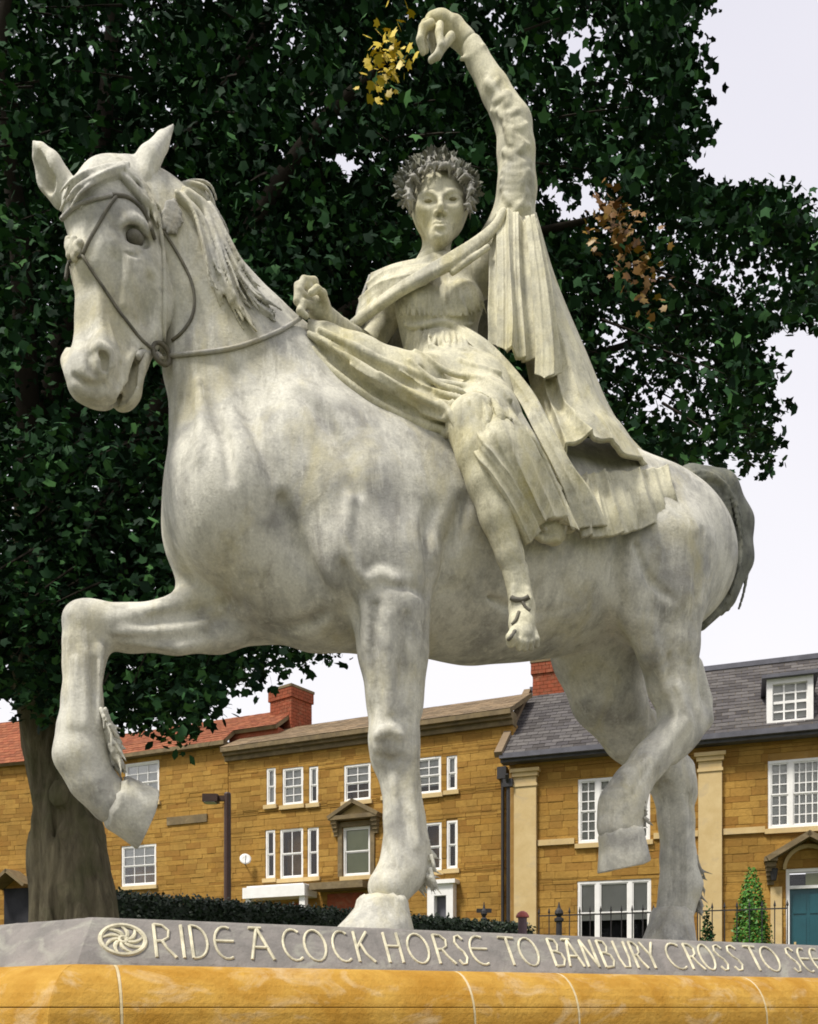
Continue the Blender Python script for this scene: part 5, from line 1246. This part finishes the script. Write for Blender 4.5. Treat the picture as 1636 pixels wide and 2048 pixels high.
f = Facade(A2, B2_, GZ, zat(1526, 35.6), hf)
f.window(-60, -10, 1560, 1640, 3, (2, 2), 'room'); f.build(.17, 15, 200)
slates('tiles', f, -.1, f.L, f.z1, .25, 2.4, 2.2, 'red_tile', hf, .26, .2, 8)
u0, u1, z0, z1 = f.rect(14, 66, 1748, 1840)
m = MB(); f.box(m, u0 - .1, u1 + .1, GZ, z1 - .55, 0, .05); po = m.build('door', MATS['room'], hf)
m = MB()
for s in (-1, 1):
    uc = (u0 + u1) / 2; a0 = f.at(uc + s * .85, z1 - .5, 0); a1 = f.at(uc, z1 + .1, 0); m.box(a0, a1 - a0, f.n * .8, nrm(np.cross(f.n, nrm(a1 - a0))) * .12 * s)
m.build('porch_hood', MATS['dark_stone'], hf)
m = MB(); f.box(m, 0, f.L, GZ, f.z1, -6, -.46); m.build('back_range', MATS['wall_mortar'], hf)
# ------------------------------------------------------------------ leaves
def leaf_mat(name, stops, rough=0.5, spec=0.35):
    m, nt, b = nodes_of(name, rough, spec); ge = N(nt, 'ShaderNodeNewGeometry')
    c = ramp(nt, ge.outputs['Random Per Island'], stops); nt.links.new(c, b.inputs['Base Color']); return m
leaf_mat('tree_leaf', [(0, (.006, .017, .009)), (.5, (.014, .040, .017)), (.8, (.030, .085, .030)), (1, (.065, .16, .045))], .7, .08)
leaf_mat('yellow_leaf', [(0, (.42, .30, .01)), (1, (.60, .46, .03))])
leaf_mat('orange_leaf', [(0, (.13, .055, .010)), (.5, (.20, .10, .014)), (1, (.28, .17, .02))])
leaf_mat('hedge_leaf', [(0, (.008, .018, .008)), (.7, (.014, .030, .012)), (1, (.025, .045, .018))])
leaf_mat('conifer_leaf', [(0, (.03, .11, .010)), (.6, (.05, .17, .014)), (1, (.09, .24, .025))])
bk, nt, b = nodes_of('bark', 0.95, 0.15); vec = world_co(nt, (7, 7, 1.6))
c = mix(nt, ramp(nt, noise(nt, 1.6, 8, 0.7, vec, 0.6), [(0.3, 0), (0.7, 1)]), (0.09, 0.076, 0.052), (0.30, 0.26, 0.17))
c = mix(nt, ramp(nt, noise(nt, 2.2, 5, 0.6, world_co(nt)), [(0.48, 0), (0.7, 0.7)]), c, (0.10, 0.115, 0.045)); nt.links.new(c, b.inputs['Base Color'])
bump(nt, b, noise(nt, 2.6, 9, 0.8, vec, 0.8), 0.9, 0.07)
plain('dark_bark', (.022, .018, .013), .95, .1, .3, 5, .4)
LOBES = [(0, 0)] + [(r * math.cos(math.radians(a)), r * math.sin(math.radians(a))) for a, r in ((-150, .30), (-105, .56), (-75, .44), (-48, .78), (-22, .58), (0, 1.0), (22, .58), (48, .78), (75, .44), (105, .56), (150, .30))]
TRI = [(0, 0)] + [(r * math.cos(math.radians(a)), r * math.sin(math.radians(a))) for a, r in ((-130, .36), (-62, .72), (-24, .55), (0, 1.0), (24, .55), (62, .72), (130, .36))]
OVAL = [(0, 0), (.3, -.22), (.65, -.25), (1, 0), (.65, .25), (.3, .22)]
def leaves(pos, nor, size, shape, curl=0.12, seed=0):
    rg = np.random.RandomState(seed); n = len(pos); s = np.array(shape)
    if shape is not OVAL: s = s - np.array([.25, 0])
    nor = nor / (np.linalg.norm(nor, axis=1, keepdims=True) + 1e-9)
    a = np.cross(nor, rg.normal(size=(n, 3))); a /= np.linalg.norm(a, axis=1, keepdims=True) + 1e-9; b = np.cross(nor, a)
    k = len(s); r2 = (s ** 2).sum(1)
    v = pos[:, None] + size[:, None, None] * (s[None, :, 0, None] * a[:, None] + s[None, :, 1, None] * b[:, None] - curl * r2[None, :, None] * nor[:, None])
    if shape is not OVAL:
        tri = np.array([(0, i, i + 1) for i in range(1, k - 1)] + [(0, k - 1, 1)])
    else: tri = np.array([(0, i, i + 1) for i in range(1, k - 1)])
    f = (np.arange(n)[:, None, None] * k + tri[None]).reshape(-1, 3); return v.reshape(-1, 3), f
def to_px(q): return HX + FPX * q[:, 0] / q[:, 1], HY - FPX * (q[:, 2] - CZ) / q[:, 1]
def inside(x, y, poly):
    r = np.zeros(len(x), bool); n = len(poly)
    for i in range(n):
        (x0, y0), (x1, y1) = poly[i], poly[(i + 1) % n]
        c = ((y0 > y) != (y1 > y)); t = x0 + (y - y0) * (x1 - x0) / ((y1 - y0) if y1 != y0 else 1e-9); r ^= c & (x < t)
    return r
# ------------------------------------------------------------------ the great tree
TB = P(150, 1900, 9.6); TB[2] = ground_z(TB[0], TB[1])
tree = empty('broadleaf_tree', TB); tag(tree, 'huge dark broadleaf tree with lobed leaves behind the statue', 'tree')
tk = [P(152, 1960, 9.6), P(150, 1860, 9.6), P(146, 1760, 9.6), P(135, 1650, 9.6), P(116, 1550, 9.6), P(92, 1450, 9.6), P(72, 1340, 9.6), P(70, 1150, 9.6), P(90, 850, 9.6), P(110, 500, 9.7)]
tr_ = [.42, .37, .325, .29, .25, .235, .23, .21, .17, .10]
tv = Vol(np.min(tk, axis=0) - .7, np.max(tk[:8], axis=0) + .7, .020)
sp = spline(np.column_stack([np.array(tk), tr_]), 4); tv.chain([q[:3] for q in sp], [q[3] for q in sp], .05)
for k in range(9):
    a = k * .7 + .2; b0 = tk[0] + V(math.cos(a) * .5, math.sin(a) * .5, -.1); tv.chain([b0, tk[1] + V(math.cos(a) * .36, math.sin(a) * .36, .0), tk[3] + V(math.cos(a) * .27, math.sin(a) * .27, 0)], [.10, .08, .04], .10)
tv.chain([P(205, 1960, 9.8), P(200, 1800, 9.8), P(175, 1650, 9.75), P(150, 1540, 9.7)], [.17, .13, .11, .07], .10)
tv.ell(P(128, 1590, 9.25), (.10, .10, .13), .10)
rgk = np.random.RandomState(9); _Kb = rgk.normal(size=(22, 3)) * V(26, 26, 2.6); _pb = rgk.rand(22) * 6.3
tv.rough(lambda q: .014 * np.sin(q @ _Kb.T + _pb).sum(1) / 2.5)
trunk = tv.build('trunk', MATS['bark'], tree, 1)
rg = np.random.RandomState(21)
ENV = [(-1500, -2500), (900, -2500), (1180, -900), (1330, -300), (1400, -60), (1425, 5), (1375, 45), (1345, 75), (1395, 120), (1365, 155), (1425, 190), (1385, 235), (1400, 280), (1340, 330), (1395, 365), (1480, 385), (1510, 365), (1590, 395), (1600, 440), (1660, 420), (1660, 630), (1600, 640), (1500, 680), (1535, 730), (1525, 800), (1550, 880), (1500, 945), (1420, 930), (1340, 920),
       (1200, 1000), (1000, 1150), (760, 1270), (660, 1310), (590, 1318), (520, 1365), (432, 1400), (372, 1478), (300, 1440), (150, 1470), (90, 1440), (40, 1415), (-20, 1400), (-1500, 1500)]
HOLES = [(1160, 85, 42, 55), (1105, 385, 40, 35), (1175, 410, 45, 55), (700, 330, 55, 28), (1230, 670, 35, 30), (1330, 800, 30, 22), (1250, 160, 25, 25), (20, 1430, 25, 25), (1310, 560, 25, 30), (980, 30, 22, 14)]
CC = P(150, 300, 9.8) + V(2.2, .6, 0)
n = 38000
q = rg.normal(size=(n, 3)); q /= np.linalg.norm(q, axis=1, keepdims=True); q *= rg.rand(n, 1) ** (1 / 2.4); q = CC + q * V(8.4, 4.8, 6.6) + V(0, 0, -.5)
q = q[(q[:, 1] > 7.0)]
x, y = to_px(q); ok = inside(x, y, ENV) & (q[:, 2] > 3.9)
def hole_d(x, y, hx, hy, rx, ry):
    a = np.arctan2(y - hy, x - hx); return (((x - hx) / rx) ** 2 + ((y - hy) / ry) ** 2) / (1 + .45 * np.sin(3 * a + hx) + .35 * np.sin(7 * a + hy)) ** 2
for q_ in HOLES: ok &= hole_d(x, y, *q_) > 1.0
q = q[ok]; x, y = to_px(q)
inf = (x > -120) & (x < 1760) & (y > -160); low = rg.rand(900, 3) * V(3.0, 3.2, 2.6) + V(-4.6, 7.6, 3.9); lx, ly = to_px(low); low = low[inside(lx, ly, ENV)][:420]
edge = rg.rand(60000, 3) * V(6.5, 3.4, 8.0) + V(1.0, 7.4, 5.2); lx, ly = to_px(edge); e0 = inside(lx, ly, ENV); e1 = inside(lx + 60, ly, ENV) & inside(lx + 40, ly + 40, ENV) & inside(lx + 40, ly - 40, ENV); edge = edge[e0 & ~e1 & (lx > 1180)][:300]
qi = q[inf][:3600]; xi, yi = to_px(qi); qi = qi[~((xi > 1280) & (rg.rand(len(qi)) < .22))]
back = rg.rand(4000, 3) * V(11.0, 1.8, 9.0) + V(-6.0, 11.4, 5.5); lx, ly = to_px(back); back = back[inside(lx + 260, ly, ENV) & inside(lx, ly + 120, ENV) & (lx > -80) & (ly > -100)]
for q_ in HOLES: back = back[hole_d(*to_px(back), *q_) > 2.2]
back = back[:480]
q = np.concatenate([qi, q[~inf][:600], low, edge, back]); NB = len(q) - len(back)
# sprays: each a flat fan of leaves hanging from a twig
ps = []; ns = []; sz = []; tw = MB()
for i, c in enumerate(q):
    k = rg.randint(24, 42); out = c - CC; out[2] *= .3; out = nrm(out + rg.normal(size=3) * .6); dr = nrm(out + V(0, 0, -.35)); sd = nrm(np.cross(dr, UP)); L = rg.uniform(.45, .8)
    t = rg.rand(k); p_ = c + dr * ((t - .4) * L)[:, None] + sd * (rg.normal(size=k) * .17 * (1.1 - .5 * t))[:, None] + V(0, 0, 1) * (rg.normal(size=k) * .10 - .10 * t)[:, None]
    ps.append(p_); nn = rg.normal(size=(k, 3)) * .55 + V(0, 0, .8) + out * .35; ns.append(nn); sz.append(rg.uniform(.040, .098, k) * (1.5 if i >= NB else 1.0))
    cx_, cy_ = HX + FPX * c[0] / c[1], HY - FPX * (c[2] - CZ) / c[1]
    if i % 5 == 0 and inside(np.array([cx_ + 95, cx_, cx_]), np.array([cy_, cy_ + 70, cy_ - 70]), ENV).all(): tw.tube([c - dr * L * .55 + V(0, 0, .05), c, c + dr * L * .5 - V(0, 0, .06)], [.012, .008, .003], 4, False)
ps = np.concatenate(ps); ns = np.concatenate(ns); sz = np.concatenate(sz)
x, y = to_px(ps); keep = np.ones(len(ps), bool)
for q_ in HOLES: keep &= hole_d(x, y, *q_) > rg.uniform(.05, .8, len(ps))
keep &= ps[:, 1] > 5.9
wx = 16 * np.sin(x * .031 + 1.7 * np.sin(y * .043)) + 12 * np.sin(y * .11 + x * .05) + rg.normal(size=len(x)) * 22; wy = 12 * np.sin(y * .037 + 1.3 * np.sin(x * .029)) + 10 * np.sin(x * .13) + rg.normal(size=len(x)) * 14
keep &= inside(x + wx - 6, y + wy, ENV) | (y < -200)
v, fc = leaves(ps[keep], ns[keep], sz[keep], TRI, .16, 3)
crown = link('crown', mesh_np('crown', v, fc), MATS['tree_leaf'], tree); tag(crown, kind='stuff')
tag(tw.build('twigs', MATS['dark_bark'], crown), kind='stuff')
# hanging sprays along the lower fringe, big enough to see leaf by leaf
for i, (fx, fy, fyy) in enumerate([(430, 1330, 9.0), (480, 1345, 8.8), (520, 1340, 8.6), (560, 1325, 9.2), (610, 1308, 9.0), (655, 1305, 9.1), (400, 1370, 8.9), (385, 1410, 9.0), (360, 1440, 9.1), (350, 1480, 9.0), (410, 1400, 9.4), (500, 1315, 9.3), (340, 1400, 9.2), (300, 1420, 9.3), (470, 1310, 9.1), (540, 1300, 9.0), (330, 1340, 9.1), (380, 1340, 9.2), (430, 1295, 9.1)]):
    c = P(fx, fy, fyy); k = 10 if fy < 1330 and fx > 440 else 15; o = rg.normal(size=(k, 3)) * V(.15, .2, .12); vv, f2 = leaves(c + o, rg.normal(size=(k, 3)) * .7 + V(.1, -.4, .5), rg.uniform(.08, .13, k), OVAL if i % 2 else LOBES, .1, 30 + i)
    link('leaf_spray', mesh_np('leaf_spray', vv, f2), MATS['tree_leaf'], crown)
for nm, mt, pts in (('yellow_leaves', 'yellow_leaf', [(775, 98, 34), (758, 138, 34), (785, 128, 16), (800, 112, 8)]), ('orange_leaves', 'orange_leaf', [(1215, 425, 34), (1185, 450, 18), (1250, 470, 28), (1262, 520, 18), (1285, 555, 22), (1320, 580, 20), (1235, 440, 22), (1265, 495, 12)])):
    pp = []; 
    for a, b_, k in pts: pp.append(P(a, b_, 6.75) + rg.normal(size=(k, 3)) * V(.060, .12, .045))
    pp = np.concatenate(pp); vv, f2 = leaves(pp, rg.normal(size=(len(pp), 3)) * .6 + V(0, -.7, .5), rg.uniform(.034, .062, len(pp)), LOBES, .12, 77)
    o = link(nm, mesh_np(nm, vv, f2), MATS[mt], crown); tag(o, 'small clump of bright yellow leaves' if nm[0] == 'y' else 'sprays of rusty orange leaves', kind='stuff')
# limbs
lb = [(tk[5], (420, 900, 9.3), (800, 560, 9.2), (1250, 420, 9.4), .17), (tk[6], (330, 800, 9.0), (600, 300, 8.8), (900, 20, 8.8), .16), (tk[6], (-150, 1000, 9.4), (-400, 600, 9.4), (-600, 200, 9.4), .16), (tk[7], (250, 500, 10.2), (500, 100, 10.5), (700, -300, 10.6), .14),
      (tk[7], (40, 500, 8.7), (0, 100, 8.3), (100, -400, 8.2), .13), (tk[5], (500, 1050, 10.4), (950, 800, 10.8), (1400, 640, 10.6), .15), (tk[8], (200, 300, 9.6), (250, -200, 9.6), (350, -700, 9.6), .12), (tk[6], (250, 1180, 9.0), (420, 1150, 8.8), (560, 1220, 8.8), .09)]
for a, b1, c1, d1, r_ in lb:
    m = MB(); pp = spline([a, P(*b1), P(*c1), P(*d1)], 7); m.tube(pp, np.linspace(r_, .02, len(pp)), 9); m.build('branch', MATS['dark_bark'], tree, True)
# ------------------------------------------------------------------ hedge, conical evergreen, street furniture
HA, HB = P(225, 1786, 15.2), P(1066, 1852, 20.0); hd = (HB - HA) * V(1, 1, 0); hL = np.linalg.norm(hd); hd = hd / hL; hn = V(hd[1], -hd[0], 0)
hedge = empty('hedge', ((HA[0] + HB[0]) / 2, (HA[1] + HB[1]) / 2, 1.9)); tag(hedge, 'long dark clipped hedge between the statue and the houses', 'hedge')
def htop(t): return HA[2] + (HB[2] - HA[2]) * t
m = MB(); A_ = V(HA[0], HA[1], 0); m.prism([A_ + V(0, 0, 1.6), A_ + hd * hL + V(0, 0, 1.6), A_ + hd * hL + V(0, 0, HB[2] - .1), A_ + V(0, 0, HA[2] - .1)], -hn * .9); m.build('stems', MATS['hedge_leaf'], hedge)
k = 26000; t = rg.rand(k); fa = rg.rand(k); zt = np.where(fa < .7, rg.rand(k), 1.0)
pz = 1.7 + (HA[2] + (HB[2] - HA[2]) * t - 1.7) * zt + rg.normal(size=k) * .03
off = np.where(fa < .7, .02, -rg.rand(k) * .95) + rg.normal(size=k) * .05
pp = A_ + hd * (t * hL)[:, None] + hn * off[:, None]; pp[:, 2] = pz
vv, f2 = leaves(pp, rg.normal(size=(k, 3)) * .7 + hn * .6 + V(0, 0, .5), rg.uniform(.05, .10, k), OVAL, .1, 5); tag(link('foliage', mesh_np('foliage', vv, f2), MATS['hedge_leaf'], hedge), kind='stuff')
cb = P(1503, 1890, 21.5); ct = P(1503, 1736, 21.5); cb[2] = ground_z(cb[0], cb[1]); con = empty('conical_shrub', cb); tag(con, 'bright green conical evergreen beside the teal door', 'shrub')
hh = ct[2] - cb[2]; k = 7000; t = 1 - np.sqrt(rg.rand(k)); a = rg.rand(k) * 6.283; rr_ = .50 * np.minimum(1, (1.02 - t) ** .62 * 1.05) * (1 + .10 * np.sin(5 * a + 9 * t)) * rg.uniform(.72, 1.06, k)
pp = np.stack([cb[0] + rr_ * np.cos(a), cb[1] + rr_ * np.sin(a), cb[2] + .05 + t * hh], 1); nn = np.stack([np.cos(a), np.sin(a), .8 + 0 * a], 1) + rg.normal(size=(k, 3)) * .5
vv, f2 = leaves(pp, nn, rg.uniform(.05, .10, k), OVAL, .05, 6); tag(link('foliage', mesh_np('foliage', vv, f2), MATS['conifer_leaf'], con), kind='stuff'); m = MB(); m.tube([cb - V(0, 0, .1), cb + V(0, 0, hh * .8)], [.06, .02], 8); m.build('trunk', MATS['bark'], con)
cb = P(1415, 1890, 21.3); ct = P(1415, 1815, 21.3); cb[2] = ground_z(cb[0], cb[1]); sh = empty('small_shrub', cb); tag(sh, 'small dark pointed shrub by the pale pilaster and railings', 'shrub'); hh = ct[2] - cb[2]
k = 1500; t = 1 - np.sqrt(rg.rand(k)); a = rg.rand(k) * 6.283; rr_ = .30 * (1.02 - t) * rg.uniform(.6, 1.1, k); pp = np.stack([cb[0] + rr_ * np.cos(a), cb[1] + rr_ * np.sin(a), cb[2] + t * hh], 1)
vv, f2 = leaves(pp, rg.normal(size=(k, 3)) + V(0, 0, .6), rg.uniform(.05, .10, k), OVAL, .05, 8); tag(link('foliage', mesh_np('foliage', vv, f2), MATS['tree_leaf'], sh), kind='stuff'); m = MB(); m.tube([cb - V(0, 0, .1), cb + V(0, 0, hh * .7)], [.03, .01], 6); m.build('stem', MATS['bark'], sh)
# street lamp: square post with a short arm and flat head
lp = P(455, 1800, 18.5); z0 = ground_z(lp[0], lp[1]); lz = zat(1588, 18.5); lamp = empty('street_lamp', (lp[0], lp[1], z0)); tag(lamp, 'dark brown street lamp post with a short arm and flat head', 'street lamp')
m = MB(); m.lathe((lp[0], lp[1], z0), [(.11, 0), (.11, .5), (.075, .6), (.07, lz - z0), (.05, lz - z0 + .03)], 12); m.build('post', MATS['lamp_brown'], lamp, False)
m = MB(); m.box((lp[0] - .32, lp[1] - .05, lz - .14), (.30, 0, 0), (0, .1, 0), (0, 0, .10)); m.build('arm', MATS['lamp_brown'], lamp)
m = MB(); m.box((lp[0] - .48, lp[1] - .13, lz - .17), (.30, 0, 0), (0, .26, 0), (0, 0, .15)); m.build('lamp_head', MATS['lamp_brown'], lamp); m = MB(); m.box((lp[0] - .45, lp[1] - .11, lz - .185), (.22, 0, 0), (0, .22, 0), (0, 0, .012)); m.build('lens', MATS['blind'], lamp)
# posts and railings in front of the nearest house
plain('bollard_paint', (.16, .10, .12), .5, .3, .2, 5, .1); plain('bollard_band', (.45, .12, .10), .5, .3, .1, 5, 0)
bp = P(1045, 1870, 15.5); z0 = ground_z(bp[0], bp[1]); bz = zat(1822, 15.5); bo = empty('bollard', (bp[0], bp[1], z0)); tag(bo, 'short dark bollard with a red cap at the end of the hedge', 'bollard')
m = MB(); m.lathe((bp[0], bp[1], z0), [(.09, 0), (.075, .1), (.075, bz - z0 - .12), (.085, bz - z0 - .11)], 14); m.build('post', MATS['bollard_paint'], bo); m = MB(); m.lathe((bp[0], bp[1], bz - .11), [(.11, 0), (.11, .03), (.08, .08), (.03, .11)], 14); m.build('cap', MATS['bollard_band'], bo)
for i, (x_, yt, Y_, w_, lab) in enumerate(((968, 1806, 21.0, .05, 'iron post with cross finial rising behind the hedge'), (1118, 1806, 21.5, .07, 'black iron gate post with pointed finial by the wide window'))):
    b0 = P(x_, 1880, Y_); z0 = ground_z(b0[0], b0[1]); zt = zat(yt, Y_); gp = empty('iron_post', (b0[0], b0[1], z0)); tag(gp, lab, 'post')
    m = MB(); m.lathe((b0[0], b0[1], z0), [(w_, 0), (w_, zt - z0 - .45), (w_ * 1.6, zt - z0 - .42), (w_ * 1.6, zt - z0 - .36), (w_ * .6, zt - z0 - .32)], 10); m.build('shaft', MATS['black_iron'], gp)
    m = MB(); m.lathe((b0[0], b0[1], zt - .34), [(w_ * .5, 0), (w_ * 1.5, .09), (w_ * 1.3, .16), (w_ * .6, .22), (w_ * .3, .30), (.01, .36)], 10)
    if i == 0: m.box((b0[0] - .17, b0[1] - .03, zt - .22), (.34, 0, 0), (0, .06, 0), (0, 0, .09))
    m.build('finial', MATS['black_iron'], gp)
for x0, x1, lab in ((1078, 1395, 'black iron railings in front of the wide ground floor window'), (1400, 1575, 'black iron railings behind the conical evergreen')):
    a, b_ = P(x0, 1850, 22.6 - (x0 - 1078) * .0035), P(x1, 1850, 22.6 - (x1 - 1078) * .0035); dd = (b_ - a) * V(1, 1, 0); L = np.linalg.norm(dd); dd /= L; zt = zat(1823, 22.0); rl = empty('railings', (*a[:2], ground_z(a[0], a[1]))); tag(rl, lab, 'railings')
    nb = int(L / .24); bar = MB(); bar.lathe((0, 0, 0), [(.013, 0), (.013, zt - 2.2), (.03, zt - 2.17), (.002, zt - 2.05)], 6); bme = bar.mesh('bar'); bme.materials.append(MATS['black_iron'])
    for i in range(nb + 1): o = bpy.data.objects.new('bar', bme); COL.objects.link(o); o.location = (*(a + dd * L * i / nb)[:2], 2.2); adopt(o, rl)
    for zz in (2.35, zt - .06): m = MB(); m.box(V(a[0], a[1], zz), dd * L, V(-dd[1], dd[0], 0) * .02, V(0, 0, .03)); m.build('rail', MATS['black_iron'], rl)
